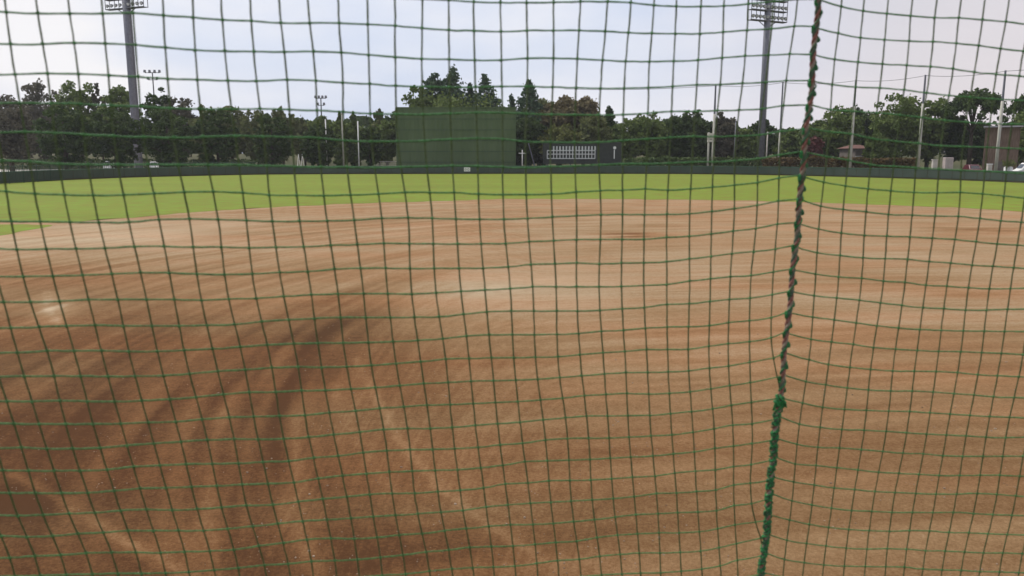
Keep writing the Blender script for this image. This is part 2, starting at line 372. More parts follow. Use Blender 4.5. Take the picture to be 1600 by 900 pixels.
# bar fence above the left part of the wall
sub = [q for q in wall_line if wall_at(-200)[0].x < q.x < wall_at(420)[0].x]
fe = empty('bar_fence', sub[len(sub) // 2] + Vector((0, 0, 0)), label='dark green vertical bar fence standing behind the left part of the wall', cat='fence')
loc = [q - fe.location + Vector((0, .8, 0)) for q in sub]
mb = MB()
for z in (.15, 2.0): mb.tube([q + Vector((0, 0, z)) for q in loc], .035, 5)
mb.build('rail', M['fencegreen'], fe)
mb = MB(); mp_ = MB()
cnt = 0
for a, b in zip(loc[:-1], loc[1:]):
    L = (b - a).length; n = max(1, int(L / .33))
    for k in range(n):
        q = a.lerp(b, k / n); cnt += 1
        if cnt % 9 == 0: mp_ = MB(); mp_.bar(q, q + Vector((0, 0, 2.15)), .06, 6); mp_.build('post', M['fencegreen'], fe)
        else: mb.bar(q + Vector((0, 0, .1)), q + Vector((0, 0, 2.05)), .028, 4)
mb.build('bars', M['fencegreen'], fe)

# white sign on the wall
wp, tg = wall_at(740); ang = math.atan2(tg.y, tg.x)
sg = empty('wall_sign', wp + Vector((0, -.1, .75)), ang, label='small white board with two grey marks fixed to the far wall below the green screen', cat='sign')
mb = MB(); mb.box((0, 0, 0), (1.05, .05, .66)); mb.build('board', M['white'], sg, bevel=.01)
mb = MB()
for x in (-.24, .22):
    mb.tube([(x + .13 * math.cos(a), -.04, .17 * math.sin(a)) for a in np.linspace(0, 2 * math.pi, 13)], .03, 5)
mb.build('marks', M['numerals'], sg)

# ------------------------------------------------------------------ green screen (batter's eye)
YB = 142.0
x0, x1 = at(621, 265, YB).x, at(805, 265, YB).x; zt = toz(168.5, YB)
be = empty('backdrop_screen', ((x0 + x1) / 2, YB, 0), label='tall plain dark green screen wall standing behind the outfield wall', cat='screen')
hw = (x1 - x0) / 2
scr = mat('screen_green', (.072, .106, .046), (.092, .128, .060), .5, .7, .25, stretch=(1, 1, .2))
mb = MB(); n = 84
vs = []; 
for i in range(n + 1):
    x = -hw + 2 * hw * i / n; y = 0 if (i // 2) % 2 == 0 else .05
    vs += [(x, y, .1), (x, y, zt)]
mb.add(vs, [(2 * i, 2 * i + 2, 2 * i + 3, 2 * i + 1) for i in range(n)])
mb.add([(-hw, .06, .1), (hw, .06, .1), (hw, .06, zt), (-hw, .06, zt)], [(3, 2, 1, 0)])
mb.build('cladding', scr, be)
mb = MB()
for x in (-hw - .06, hw + .06): mb.box((x, .1, zt / 2), (.12, .4, zt + .1))
mb.box((0, .1, zt + .06), (2 * hw, .4, .12))
for x in np.linspace(-hw + 1, hw - 1, 6): mb.box((x, .45, zt / 2), (.3, .5, zt - .2)); mb.bar((x, .6, zt * .7), (x, 4.5, 0), .1, 6)
mb.build('frame', scr, be)
mb = MB()
for z in np.linspace(1.9, zt - 1.9, 5): mb.box((0, -.03, float(z)), (2 * hw, .05, .07))
mb.build('joint_rails', M['fencegreen'], be)

# ------------------------------------------------------------------ scoreboard
YS = 146.0
def X(px, Y, py=250): return at(px, py, Y).x
sx0, sx1 = X(848, YS), X(972, YS); zb, zt2 = toz(256, YS), toz(222, YS)
sb = empty('scoreboard', ((sx0 + sx1) / 2, YS, 0), label='black outdoor scoreboard with three rows of pale score squares', cat='scoreboard')
cx = sb.location.x
mb = MB(); mb.box((0, .2, (zb + zt2) / 2), (sx1 - sx0, .35, zt2 - zb)); mb.build('panel', M['board'], sb, bevel=.04)
for x in np.linspace(sx0 + .8, sx1 - .8, 4):
    mb = MB(); mb.box((x - cx, .5, zb / 2), (.25, .25, zb)); mb.build('post', M['dark_steel'], sb)
mb = MB()
xs_ = np.linspace(X(855, YS), X(929.5, YS), 16) - cx
for zz in (235.2, 240.8, 247.6): mb.box((float((xs_[0] + xs_[-1]) / 2), -.02, toz(zz, YS)), (float(xs_[-1] - xs_[0]) + .1, .06, .17))
for x in xs_: mb.box((float(x), -.03, (toz(235.2, YS) + toz(247.6, YS)) / 2), (.15, .06, toz(235.2, YS) - toz(247.6, YS)))
mb.build('score_grid', M['cell'], sb)
mb = MB()
for i, x in enumerate(xs_[2:]):
    h_ = (toz(228.5, YS) - toz(234.6, YS)); mb.box((float(x), -.02, toz(231.6, YS)), (.27, .05, h_))
mb.build('number_cards', M['cell'], sb)
mb = MB(); xx = X(960, YS) - cx
mb.bar((xx, -.06, toz(231, YS)), (xx, .0, toz(231, YS)), .28, 12)
mb.box((xx - .05, -.02, (toz(234, YS) + toz(248, YS)) / 2), (.16, .05, toz(234, YS) - toz(248, YS)))
mb.build('count_marker', M['white'], sb)

# ------------------------------------------------------------------ floodlight towers
def tower(name, xb, Y, r0, r1, ztop, head_w, rows_z, yaw, label, ncol=9):
    e_ = empty(name, (X(xb, Y, 262), Y, 0), label=label, cat='floodlight tower', group='tall floodlight towers')
    mb = MB(); mb.tube([(0, 0, 0), (0, 0, ztop * .5), (0, 0, ztop)], [r0, (r0 + r1) / 2, r1], 14); mb.build('mast', M['grey_steel'], e_, smooth=True)
    mb = MB()
    for k in range(int(ztop / .35)): mb.box((r1 + .1, -.1, .8 + k * .35), (.03, .3, .03))
    for s in (-1, 1): mb.bar((r1 + .1, s * .15 - .1, .5), (r1 + .1, s * .15 - .1, ztop), .03, 4)
    mb.build('ladder', M['dark_steel'], e_)
    mb = MB()
    for z in rows_z:
        for y in (-.5, .5): mb.box((0, y, z), (head_w, .1, .14))
        mb.box((0, 0, z - .05), (head_w, .9, .04))
    zc0, zc1 = rows_z[0], rows_z[-1]
    for x in (-head_w / 2 + .05, -head_w / 4, head_w / 4, head_w / 2 - .05):
        for y in (-.5, .5): mb.box((x, y, (zc0 + zc1) / 2), (.09, .09, zc1 - zc0))
    for s in (-1, 1): mb.bar((0, 0, zc0 - 1.2), (s * head_w * .25, 0, zc0), .08, 6)
    mb.build('lamp_frame', M['dark_steel'], e_).rotation_euler.z = yaw
    lm = None
    for z in rows_z:
        for k in range(ncol):
            x = -head_w / 2 + head_w * (k + .5) / ncol; cz = z + .62
            if lm is None:
                a = MB(); a.tube([(0, .30, .1), (0, .12, .05), (0, -.20, -.04)], [.12, .26, .33], 12)
                lm = a.build('lamp', M['lamp'], e_, smooth=True)
                g = MB(); g.tube([(0, -.202, -.04), (0, -.215, -.045)], [.30, .29], 12); gl = g.build('lamp_glass', M['glass'], lm)
                cur = lm
            else:
                cur = lm.copy(); col.objects.link(cur); cur.parent = e_
                g2_ = gl.copy(); col.objects.link(g2_); g2_.parent = cur
            cur.location = Matrix.Rotation(yaw, 3, 'Z') @ Vector((x, -.45, cz)); cur.rotation_euler = (R(8), 0, yaw)
    return e_
YT = 158.0
z0_ = toz(14, YT); tower('floodlight_tower', 217, YT, .76, .70, z0_ + 6.6, 9.7, [z0_ + .1 + 1.72 * k for k in range(4)], R(-22),
      'tall thick grey floodlight tower rising behind the round trees on the left')
YT2 = 148.0
z0_ = toz(34, YT2); tower('floodlight_tower', 1187, YT2, .58, .53, z0_ + 6.4, 8.4, [z0_ + .1 + 1.75 * k for k in range(4)], R(26),
      'tall floodlight tower standing left of the laced rope, lamp rack at the top edge', ncol=10)

def small_flood(xb, ybtop, Y, w_, label, rows_=2):
    e_ = empty('floodlight_pole', (X(xb, Y, 250), Y, 0), label=label, cat='floodlight', group='small floodlights among the far trees')
    z = toz(ybtop, Y)
    mb = MB(); mb.tube([(0, 0, 0), (0, 0, z)], [.22, .13], 8); mb.build('pole', M['dark_steel'], e_)
    mb = MB(); mb.box((0, 0, z - .1), (w_, .12, .12)); mb.box((0, 0, z - 1.7), (w_ * .6, .12, .12)); mb.build('crossarm', M['dark_steel'], e_)
    for zz, xs2 in ((z + .25, (-.5, -.17, .17, .5)), (z - 1.35, (-.3, .3))):
        for xk in xs2:
            a = MB(); a.box((xk * w_, -.1, zz), (.55, .5, .6), taper=.75); a.build('lamp', M['lamp'], e_, bevel=.05)
small_flood(248, 113, 190, 3.4, 'slim pole with a small cluster of floodlights above the left trees')
small_flood(505, 153, 190, 2.4, 'slim pole with a small cluster of floodlights left of the green screen')

# ------------------------------------------------------------------ poles right, with top wire
def pole(px, ytop, ymid, Y, r, label, thick=1.0):
    e_ = empty('net_pole', (X(px, Y, 262), Y, 0), label=label, cat='pole', group='poles carrying the long wire')
    zm, zt_ = toz(ymid, Y), toz(ytop, Y)
    mb = MB(); mb.tube([(0, 0, 0), (0, 0, zm)], [r * .85, r * .72], 10); mb.build('concrete_shaft', M['concrete'], e_, smooth=True)
    mb = MB(); mb.tube([(0, 0, zm), (0, 0, zt_)], [r * .62, r * .5], 8); mb.build('steel_top', M['grey_steel'], e_)
    mb = MB()
    for k in range(int(zm / .9)): mb.box((r + .08, 0, 1.5 + k * .9 * .98), (.22, .04, .04))
    mb.build('steps', M['dark_steel'], e_)
    return e_.location + Vector((0, 0, zt_))
tops = [pole(1113, 133, 178, 142, .30, 'pale pole just right of the dark tree gap, left of the tall floodlight tower'),
        pole(1216, 128, 206, 137, .25, 'pale pole standing between the floodlight tower and the laced rope'),
        pole(1328, 125, 166, 130, .27, 'pale pole next to the house with the red roof'),
        pole(1434, 117, 162, 123, .27, 'pale pole in front of the wide bushy tree right of the rope'),
        pole(1556, 110, 158, 115, .27, 'pale pole in front of the brown board building')]
mb = MB(); pth = [tops[0] + Vector((-14, 6, -1.2))]
pts_w = [tops[0] + Vector((-26, 3, -.3))] + tops + [tops[-1] + Vector((12, -9, 1.3))]
for a, b in zip(pts_w[:-1], pts_w[1:]):
    mb.tube([a.lerp(b, k / 8) - Vector((0, 0, .35 * 4 * (k / 8) * (1 - k / 8) + .1)) for k in range(9)], .032, 4)
tag(mb.build('overhead_wire', M['dark_steel']), 'thin dark wire strung across the tops of the right hand poles', 'wire')

def post(name, px, ytop, Y, r, m, label, cat='post', group=None, extra=None):
    e_ = empty(name, (X(px, Y, 255), Y, 0), label=label, cat=cat, group=group); z = toz(ytop, Y)
    mb = MB(); mb.tube([(0, 0, 0), (0, 0, z)], [r, r * .9], 8); mb.build('shaft', m, e_, smooth=True)
    mb = MB(); mb.blob((0, 0, z), (r * 1.25, r * 1.25, r), 8, 5); mb.build('cap', m, e_, smooth=True)
    if extra: extra(e_, z)
    return e_
post('light_post', 511, 187, 150, .11, M['white'], 'thin white post just right of the small floodlight pole', group='white posts left of the green screen')
post('light_post', 537, 178, 152, .17, M['concrete'], 'thickest pale post, middle one of the three left of the green screen', group='white posts left of the green screen')
post('light_post', 561, 190, 150, .12, M['white'], 'thin white post nearest to the left side of the green screen', group='white posts left of the green screen')
post('light_post', 1147, 190, 150, .14, M['grey_steel'], 'dull grey post between the pole with the box and the floodlight tower')
def arm(e_, z):
    mb = MB(); mb.box((.5, 0, z - .1), (1.4, .1, .1)); mb.box((1.1, 0, z - .22), (.4, .2, .12)); mb.build('lamp_arm', M['white'], e_)
post('light_post', 1197, 207, 150, .13, M['palewall'], 'short pale post right beside the mast of the floodlight tower', extra=arm)
def tee(e_, z):
    mb = MB(); mb.box((0, 0, z - .5), (1.3, .12, .16)); mb.build('crossarm', M['white'], e_)
post('marker_post', 816, 235, 144, .09, M['white'], 'short white post with a crossarm beside the right edge of the green screen', extra=tee)
lp = empty('leaning_pole', at(838, 262, 150) * 1.0, label='grey pole leaning to the left between the screen and the scoreboard', cat='pole')
lp.location.z = 0; mb = MB(); q = at(826, 225, 150) - lp.location; mb.tube([(0, 0, 0), q], [.12, .09], 8); mb.build('shaft', M['grey_steel'], lp)
mb = MB(); mb.blob(q, .13, 8, 5); mb.build('cap', M['grey_steel'], lp)
# meter cabinet on its pair of legs by the first pole
cb = empty('equipment_post', (X(1110, 139, 255), 139, 0), label='pale twin post carrying stacked grey equipment boxes', cat='post')
for s in (-.45, .35):
    mb = MB(); mb.tube([(s, 0, 0), (s, 0, toz(207, 139))], .17, 8); mb.build('leg', M['concrete'], cb, smooth=True)
for k, yy in enumerate((210, 215, 220)):
    mb = MB(); mb.box((-.1, -.2, toz(yy, 139)), (1.25, .4, .42)); mb.build('equipment_box', M['palewall'], cb, bevel=.03)

# ------------------------------------------------------------------ trees
def rot_mats(n):
    q = rng.normal(size=(n, 4)); q /= np.linalg.norm(q, axis=1)[:, None]; a, b, c, d = q.T
    return np.stack([np.stack([1 - 2 * (c * c + d * d), 2 * (b * c - a * d)], 1), np.stack([2 * (b * c + a * d), 1 - 2 * (b * b + d * d)], 1), np.stack([2 * (b * d - a * c), 2 * (c * d + a * b)], 1)], 1)
def leaves_mesh(name, P, size, m):
    n = len(P); B = rot_mats(n); s = size * rng.uniform(.6, 1.35, n)
    quad = np.array([[-.5, -.35], [.5, -.35], [.35, .5], [-.35, .5]])
    v = P[:, None, :] + np.einsum('nij,kj->nki', B, quad) * s[:, None, None]
    me = bpy.data.meshes.new(name); me.vertices.add(n * 4); me.vertices.foreach_set('co', v.ravel())
    me.loops.add(n * 4); me.loops.foreach_set('vertex_index', np.arange(n * 4)); me.polygons.add(n)
    me.polygons.foreach_set('loop_start', np.arange(n) * 4); me.polygons.foreach_set('loop_total', np.full(n, 4))
    me.update(calc_edges=True); me.validate(); me.materials.append(m)
    return me
def crown_points(kind, h0, h1, rad, n):
    """clumps spread through the crown, leaves round each clump"""
    H = h1 - h0; out = []
    if kind == 'conifer':
        K = 190
        zc = rng.random(K) ** 1.0; a = rng.random(K) * 6.283
        rr = rad * 1.02 * np.minimum(1, (1 - zc) * 2.2) ** .8 * rng.uniform(.25, .92, K) + .05
        C = np.stack([rr * np.cos(a), rr * np.sin(a), h0 + zc * H * .97 - .12 * rr], 1); cs = rad * (.13 + .19 * np.minimum(1, (1 - zc) * 2))
        C = np.vstack([C, [[0, 0, h0 + H * f] for f in (.3, .5, .7, .85, .93, .985)]]); cs = np.append(cs, [rad * .5, rad * .45, rad * .36, rad * .26, rad * .17, rad * .09])
    elif kind == 'umbrella':
        K = 70; a = rng.random(K) * 6.283; r0 = np.sqrt(rng.random(K)) * rad * .92
        z = h1 - H * (.22 + .55 * (r0 / rad) ** 2) + rng.normal(0, .08 * H, K)
        C = np.stack([r0 * np.cos(a), r0 * np.sin(a), z], 1); cs = np.full(K, rad * .20)
    elif kind == 'feather':
        K = 90; d = rng.normal(size=(K, 3)); d /= np.linalg.norm(d, axis=1)[:, None]; u = rng.random(K) ** .5
        C = np.stack([d[:, 0] * u * rad, d[:, 1] * u * rad, (h0 + h1) / 2 + d[:, 2] * u * H * .44], 1); cs = rng.uniform(.12, .22, K) * rad
    else:
        cl = kind == 'clipped'; K = 190 if cl else 130; d = rng.normal(size=(K, 3)); d /= np.linalg.norm(d, axis=1)[:, None]
        u = rng.random(K) ** .40 * (.90 if cl else .84)
        if not cl: u *= 1 + .08 * np.sin(d[:, 0] * 4 + rng.random() * 6) * np.cos(d[:, 2] * 3 + rng.random() * 6)
        C = np.stack([d[:, 0] * u * rad, d[:, 1] * u * rad, (h0 + h1) / 2 + d[:, 2] * u * H * .47], 1)
        cs = rng.uniform(.11, .17, K) * rad if cl else rng.uniform(.15, .27, K) * rad
    w_ = cs ** 2.2; k = rng.choice(len(C), n, p=w_ / w_.sum()); d = rng.normal(size=(n, 3)); d /= np.linalg.norm(d, axis=1)[:, None]
    u = rng.random(n) ** .5
    sq = np.array([1, 1, .75 if kind != 'feather' else 1.6])
    P = C[k] + d * (u * cs[k] * np.where(rng.random(n) < .10, 1.35, 1.0))[:, None] * sq
    if kind != 'umbrella':
        tp = np.quantile(P[:, 2], .997); P[:, 2] = h0 + (P[:, 2] - h0) * (h1 - h0) / max(tp - h0, 1)
    if kind in ('round', 'clipped'): P[:, :2] *= rad / np.quantile(np.hypot(P[:, 0], P[:, 1]), .985)
    P[:, 2] = np.clip(P[:, 2], .15, None)
    return P, C, cs
LM = dict(dark=leafmat('foliage_dark', (.026, .048, .014), (.080, .120, .032), .6), blue=leafmat('foliage_blue_green', (.042, .076, .042), (.092, .142, .072)),
          mid=leafmat('foliage_mid', (.070, .108, .028), (.17, .22, .058)), olive=leafmat('foliage_olive', (.090, .11, .038), (.175, .19, .072)),
          brown=leafmat('foliage_brown_tinged', (.12, .11, .05), (.21, .165, .09)), grey=leafmat('foliage_grey_brown', (.075, .075, .050), (.14, .125, .090)),
          light=leafmat('foliage_yellow_green', (.10, .115, .03), (.16, .17, .05)), orange=leafmat('hedge_orange', (.09, .07, .028), (.15, .095, .038)),
          pink=leafmat('blossom_pink', (.20, .06, .07), (.09, .055, .035)), hedge=leafmat('hedge_green', (.05, .085, .025), (.10, .14, .045)))
LF = 1.0
def tree(px, ytop, hwpx, Y, kind, mk, label, name=None, h0f=None, dens=1.0, group=None, ybot=None):
    x = X(px, Y, (ytop + 265) / 2); h1 = toz(ytop, Y); rad = hwpx * Y / F
    h0 = {'conifer': .10, 'umbrella': .62, 'clipped': .03, 'round': .05, 'feather': .08}[kind] * h1 if h0f is None else h0f * h1
    nm = name or {'conifer': 'conifer_tree', 'umbrella': 'pine_tree', 'clipped': 'round_tree', 'round': 'broadleaf_tree', 'feather': 'bamboo_like_tree'}[kind]
    nm = {'bamboo_like_tree': 'feathery_tree'}.get(nm, nm)
    e_ = empty(nm, (x, Y, 0), label=label, cat='tree', group=group)
    n = int(dens * {'conifer': 5200, 'umbrella': 4200, 'clipped': 8000, 'round': 6200, 'feather': 4200}[kind])
    P, C, cs = crown_points(kind, h0, h1, rad, n)
    sz = (.40 if kind != 'clipped' else .34) * (Y / 150)
    me = leaves_mesh('crown', P, sz, LM[mk]); o = bpy.data.objects.new('crown', me); col.objects.link(o); o.parent = e_
    mb = MB(); tr = max(.16, rad * .07); j = lambda s: rng.normal(0, s)
    top = h1 * (.9 if kind == 'conifer' else .8)
    mb.tube([(0, 0, 0), (j(.1), j(.1), h1 * .3), (j(.2), j(.2), h1 * .6), (0, 0, top)], [tr * 1.3, tr, tr * .6, tr * .2], 7)
    for k in rng.choice(len(C), 9, replace=False):
        b = Vector(C[k]); z0 = max(h1 * .2, b.z * .62); mb.tube([(0, 0, z0), (b.x * .5, b.y * .5, z0 + (b.z - z0) * .65), b], [tr * .45, tr * .25, tr * .08], 5)
    mb.build('trunk', M['bark'], e_, smooth=True)
    return e_
# the dense row of rounded trees on the left, in front
rowg = 'round trees along the left side'
tree(100, 166, 40, 136, 'clipped', 'dark', 'round dark tree nearest the left edge', group=rowg)
tree(180, 171, 41, 137, 'clipped', 'dark', 'round dark tree immediately left of the thick floodlight mast', group=rowg)
tree(262, 171, 44, 140, 'clipped', 'dark', 'widest round dark tree, immediately right of the thick floodlight mast', group=rowg)
tree(338, 174, 32, 143, 'clipped', 'dark', 'round dark tree between the widest one and the one with a flat top', group=rowg)
tree(425, 180, 31, 147, 'clipped', 'dark', 'round tree standing apart with clear gaps on both sides', group=rowg)
tree(497, 196, 27, 150, 'clipped', 'dark', 'small round dark tree in front of the slim floodlight pole', group=rowg)
tree(578, 200, 18, 152, 'clipped', 'dark', 'narrow very dark tree right of the last white post', group=rowg)
tree(15, 168, 42, 145, 'round', 'grey', 'greyish bushy tree cut by the left edge of the picture')
tree(12, 152, 34, 172, 'round', 'grey', 'tall grey-brown tree behind at the far left edge')
tree(66, 131, 40, 182, 'round', 'grey', 'tall brownish tree rising behind the leftmost round tree', dens=.9)
tree(124, 130, 30, 168, 'round', 'mid', 'tall broad tree between the leftmost round tree and the mast')
tree(157, 131, 10, 170, 'feather', 'grey', 'thin wispy treetop between two tall broad trees', dens=.35)
tree(190, 137, 30, 166, 'round', 'mid', 'tall full tree directly behind the thick floodlight mast')
tree(248, 139, 25, 168, 'round', 'dark', 'tall loose tree under the left cluster of small floodlights', dens=.7)
tree(282, 155, 30, 166, 'round', 'grey', 'tree whose outline slopes down right of the small floodlights')
tree(318, 167, 26, 164, 'feather', 'olive', 'pale feathery tree behind two round trees', dens=1.2)
tree(362, 168, 34, 172, 'round', 'olive', 'pale olive tree behind the gap left of the lone round tree')
tree(404, 174, 24, 168, 'feather', 'olive', 'pale feathery tree just left behind the lone round tree', dens=1.2)
tree(442, 172, 26, 170, 'feather', 'olive', 'pale feathery tree just right behind the lone round tree', dens=1.3)
tree(476, 186, 20, 176, 'feather', 'olive', 'low pale wispy tree left of the slim floodlight pole')
tree(504, 184, 24, 175, 'round', 'mid', 'small mid green tree behind the slim floodlight pole')
tree(532, 177, 11, 170, 'conifer', 'mid', 'narrow pointed tree between the first two white posts')
tree(553, 178, 10, 172, 'conifer', 'mid', 'narrow pointed tree between the last two white posts')
tree(550, 194, 24, 176, 'round', 'mid', 'low bushy tree behind the white posts')
tree(592, 172, 12, 172, 'feather', 'olive', 'wispy pale tree just left of the green screen', dens=.6)
tree(604, 190, 24, 170, 'round', 'mid', 'low green tree touching the left edge of the green screen')
# behind the screen
tree(652, 137, 30, 160, 'round', 'mid', 'round topped tree behind the left end of the green screen')
tree(683, 118, 27, 166, 'round', 'blue', 'blue-green tree left of the tallest conifer behind the screen')
tree(709, 108, 37, 164, 'conifer', 'blue', 'tallest pointed conifer rising above the green screen', dens=1.4)
tree(735, 132, 16, 168, 'conifer', 'blue', 'low narrow conifer between the two big ones above the screen')
tree(757, 119, 35, 164, 'conifer', 'blue', 'second big conifer above the right half of the screen', dens=1.4)
tree(720, 150, 80, 160, 'round', 'mid', 'wide low green tree mass just peeping over the green screen', dens=1.4)
tree(799, 151, 16, 165, 'conifer', 'blue', 'small blue-green conifer above the right corner of the screen')
tree(827, 129, 32, 163, 'conifer', 'blue', 'pointed conifer standing alone right of the green screen', dens=1.3)
tree(822, 172, 26, 156, 'round', 'dark', 'dark leafy tree against the right edge of the screen')
tree(848, 157, 32, 166, 'round', 'olive', 'olive tree between the lone conifer and the brown tree')
tree(872, 153, 36, 162, 'round', 'brown', 'reddish brown tree above the left half of the scoreboard', dens=2)
tree(912, 155, 34, 164, 'round', 'brown', 'brown tinged tree above the right half of the scoreboard', dens=2)
tree(876, 196, 32, 154, 'round', 'light', 'low yellow-green bush right above the scoreboard')
tree(925, 184, 30, 156, 'round', 'olive', 'low olive tree behind the right end of the scoreboard')
tree(951, 169, 20, 164, 'conifer', 'dark', 'small dark conifer right of the brown trees')
tree(978, 188, 30, 160, 'round', 'mid', 'low green tree right of the small dark conifer')
tree(1012, 178, 34, 162, 'round', 'mid', 'first full green tree right of the scoreboard')
tree(1046, 184, 30, 164, 'round', 'dark', 'low dark tree in the dip between two fuller trees')
tree(1076, 175, 30, 162, 'round', 'dark', 'dark full tree left of the pole with grey boxes')
tree(1102, 190, 20, 166, 'round', 'dark', 'dark tree directly behind the pole with grey boxes')
tree(1131, 179, 20, 164, 'round', 'grey', 'square shouldered dull tree right of the pole with grey boxes', dens=1.2)
tree(1160, 203, 24, 168, 'round', 'mid', 'low tree in the open gap left of the right floodlight tower')
tree(1189, 188, 22, 172, 'round', 'dark', 'small domed dark tree behind the right floodlight tower')
tree(1236, 203, 26, 168, 'round', 'mid', 'low tree left of the laced rope, behind the second wire pole')
tree(1275, 190, 26, 160, 'round', 'mid', 'low green tree immediately right of the laced rope')
tree(1312, 169, 36, 158, 'round', 'mid', 'green tree behind the third wire pole')
tree(1348, 170, 32, 162, 'round', 'dark', 'dark tree sloping down right of the third wire pole')
tree(1374, 192, 20, 165, 'round', 'dark', 'low dark tree in the dip before the big bushy tree')
tree(1402, 151, 42, 150, 'round', 'mid', 'big bushy tree left of the fourth wire pole', dens=1.3)
tree(1452, 157, 36, 152, 'round', 'mid', 'full tree right of the fourth wire pole', dens=1.2)
tree(1519, 137, 44, 146, 'umbrella', 'dark', 'flat topped spreading pine with bare trunk at the right', dens=1.3)
tree(1490, 182, 26, 152, 'round', 'dark', 'low dark tree under the spreading pine')
tree(1526, 192, 22, 156, 'round', 'dark', 'lowest dark tree between the pine trunk and the brown building')
tree(1594, 150, 34, 140, 'round', 'dark', 'dark tree cut by the right edge of the picture')
tree(1610, 176, 32, 134, 'round', 'mid', 'low green tree at the right edge behind the brown building')
tree(1368, 210, 17, 140, 'round', 'mid', 'low shrub-like tree hiding the right end of the red roofed house')
tree(1271, 216, 13, 140, 'round', 'pink', 'small pink flowering tree right of the laced rope', h0f=.35)

# far wood behind everything, one mass
npts = 26000; xw = rng.uniform(-240, 240, npts); top = np.array([10.5 + 4.5 * fbm(x * .04, 2.2, 1) + 2.0 * fbm(x * .2, 5, 3) for x in xw])
Pw = np.stack([xw, rng.uniform(222, 238, npts), 1 + rng.random(npts) ** .7 * top], 1)
me = leaves_mesh('far_wood', Pw, 1.5, LM['dark']); o = bpy.data.objects.new('far_wood', me); col.objects.link(o)
tag(o, 'dark belt of distant woodland behind all the trees', 'woodland', kind='stuff')
# hedges
def hedge(name, xa, xb, Y, y0, mk, label, n=3500, d=1.6, Yb=None):
    xa_, xb_ = X(xa, Y, 258), X(xb, Yb or Y, 258); Yb = Yb or Y
    e_ = empty(name, ((xa_ + xb_) / 2, (Y + Yb) / 2, 0), label=label, cat='hedge' if name == 'hedge' else 'shrubs'); c = e_.location
    tt = rng.random(n); h = toz(y0, (Y + Yb) / 2)
    hz = np.array([h * (1 + .12 * fbm(v * (xb_ - xa_) * .35, 1.3, 8)) for v in tt])
    P = np.stack([xa_ + tt * (xb_ - xa_) - c.x, Y + tt * (Yb - Y) - c.y + rng.uniform(-d / 2, d / 2, n), .1 + rng.random(n) ** .6 * hz], 1)
    me = leaves_mesh('foliage', P, .34, LM[mk]); o = bpy.data.objects.new('foliage', me); col.objects.link(o); o.parent = e_
    mb = MB()
    for v in np.linspace(.02, .98, 16): mb.tube([((v - .5) * (xb_ - xa_), (v - .5) * (Yb - Y), 0), ((v - .5) * (xb_ - xa_) + .1, (v - .5) * (Yb - Y), h * .6)], [.06, .03], 5)
    mb.build('stems', M['bark'], e_)
hedge('hedge', 975, 1190, 141, 248, 'hedge', 'low clipped green hedge behind the wall right of the scoreboard')
hedge('hedge', 1192, 1345, 138, 248, 'orange', 'orange-brown hedge behind the wall around the laced rope', n=3000, Yb=130)
hedge('undergrowth', -60, 440, 165, 250, 'dark', 'dark undergrowth under the round trees on the left', n=4000, d=3)
hedge('hedge', 1350, 1432, 131, 249, 'orange', 'orange-brown hedge below the big bushy tree', n=2200, Yb=127)

# ------------------------------------------------------------------ buildings
def house(px0, px1, yr, ye, Y, label, wallm, roofm, d=7):
    xa, xb = X(px0, Y), X(px1, Y); ze, zr = toz(ye, Y), toz(yr, Y)
    e_ = empty('house', ((xa + xb) / 2, Y, 0), label=label, cat='house'); hw = (xb - xa) / 2
    mb = MB(); mb.box((0, d / 2, ze / 2), (2 * hw, d, ze)); mb.build('wall', wallm, e_)
    mb = MB(); o_ = .5
    mb.add([(-hw - o_, -o_, ze + .01), (hw + o_, -o_, ze + .01), (hw + o_, d + o_, ze + .01), (-hw - o_, d + o_, ze + .01), (-hw * .6, d / 2, zr), (hw * .6, d / 2, zr)],
           [(0, 1, 5, 4), (2, 3, 4, 5), (1, 2, 5), (3, 0, 4), (3, 2, 1, 0)])
    mb.build('roof', roofm, e_)
    for x in (-hw * .55, hw * .45):
        a = MB(); a.box((x, -.03, ze * .55), (1.1, .1, 1.2)); f = a.build('window', M['white'], e_)
        a = MB(); a.box((x, -.09, ze * .55), (.95, .03, 1.05)); a.build('pane', M['carglass'], f)
house(1336, 1360, 226, 232, 143, 'dim house with a red-brown hipped roof right of the third wire pole', M['housewall'], M['redroof'])
# brown board building
YH = 128.0
xa, xb = X(1541, YH, 230), X(1588, YH, 230); zt3 = toz(199, YH)
e_ = empty('shed_building', ((xa + xb) / 2, YH, 0), R(-31), label='brown vertical board building with a pale ragged roof edge at the right', cat='building'); hw = (xb - xa) / 2
mb = MB(); mb.box((0, 3, zt3 / 2), (2 * hw, 6, zt3)); mb.build('wall', M['brownwall'], e_)
mb = MB()
for k in range(24): mb.box((-hw + (k + .5) * 2 * hw / 24, -.03, zt3 / 2 - .1), (.05, .06, zt3 - .4))
mb.build('battens', M['brownwall'], e_)
mb = MB(); mb.box((0, 2.7, zt3 + .12), (2 * hw + .6, 7.2, .22)); mb.build('roof', M['eave'], e_)
mb = MB(); mb.box((.2, -.06, 1.1), (1.0, .08, 2.1)); dr = mb.build('door', M['housewall'], e_)
mb = MB(); mb.blob((.55, -.13, 1.05), .05); mb.build('handle', M['grey_steel'], dr)
# dark shed and low walls left of the screen
rl = empty('white_railing', (X(603, 158, 250), 158, 0), label='low pale railing beside the left edge of the green screen', cat='railing')
mb = MB()
for z in (1.0, 1.85): mb.box((0, 0, z), (4.4, .08, .1))
mb.build('rail', M['palewall'], rl)
mb = MB()
for x in np.linspace(-2.15, 2.15, 12): mb.box((x, 0, .95), (.12, .06, 1.9))
mb.build('baluster', M['palewall'], rl)
mb = MB(); mb.box((-2.25, 0, 1.2), (.16, .16, 2.4)); mb.build('post', M['white'], rl)

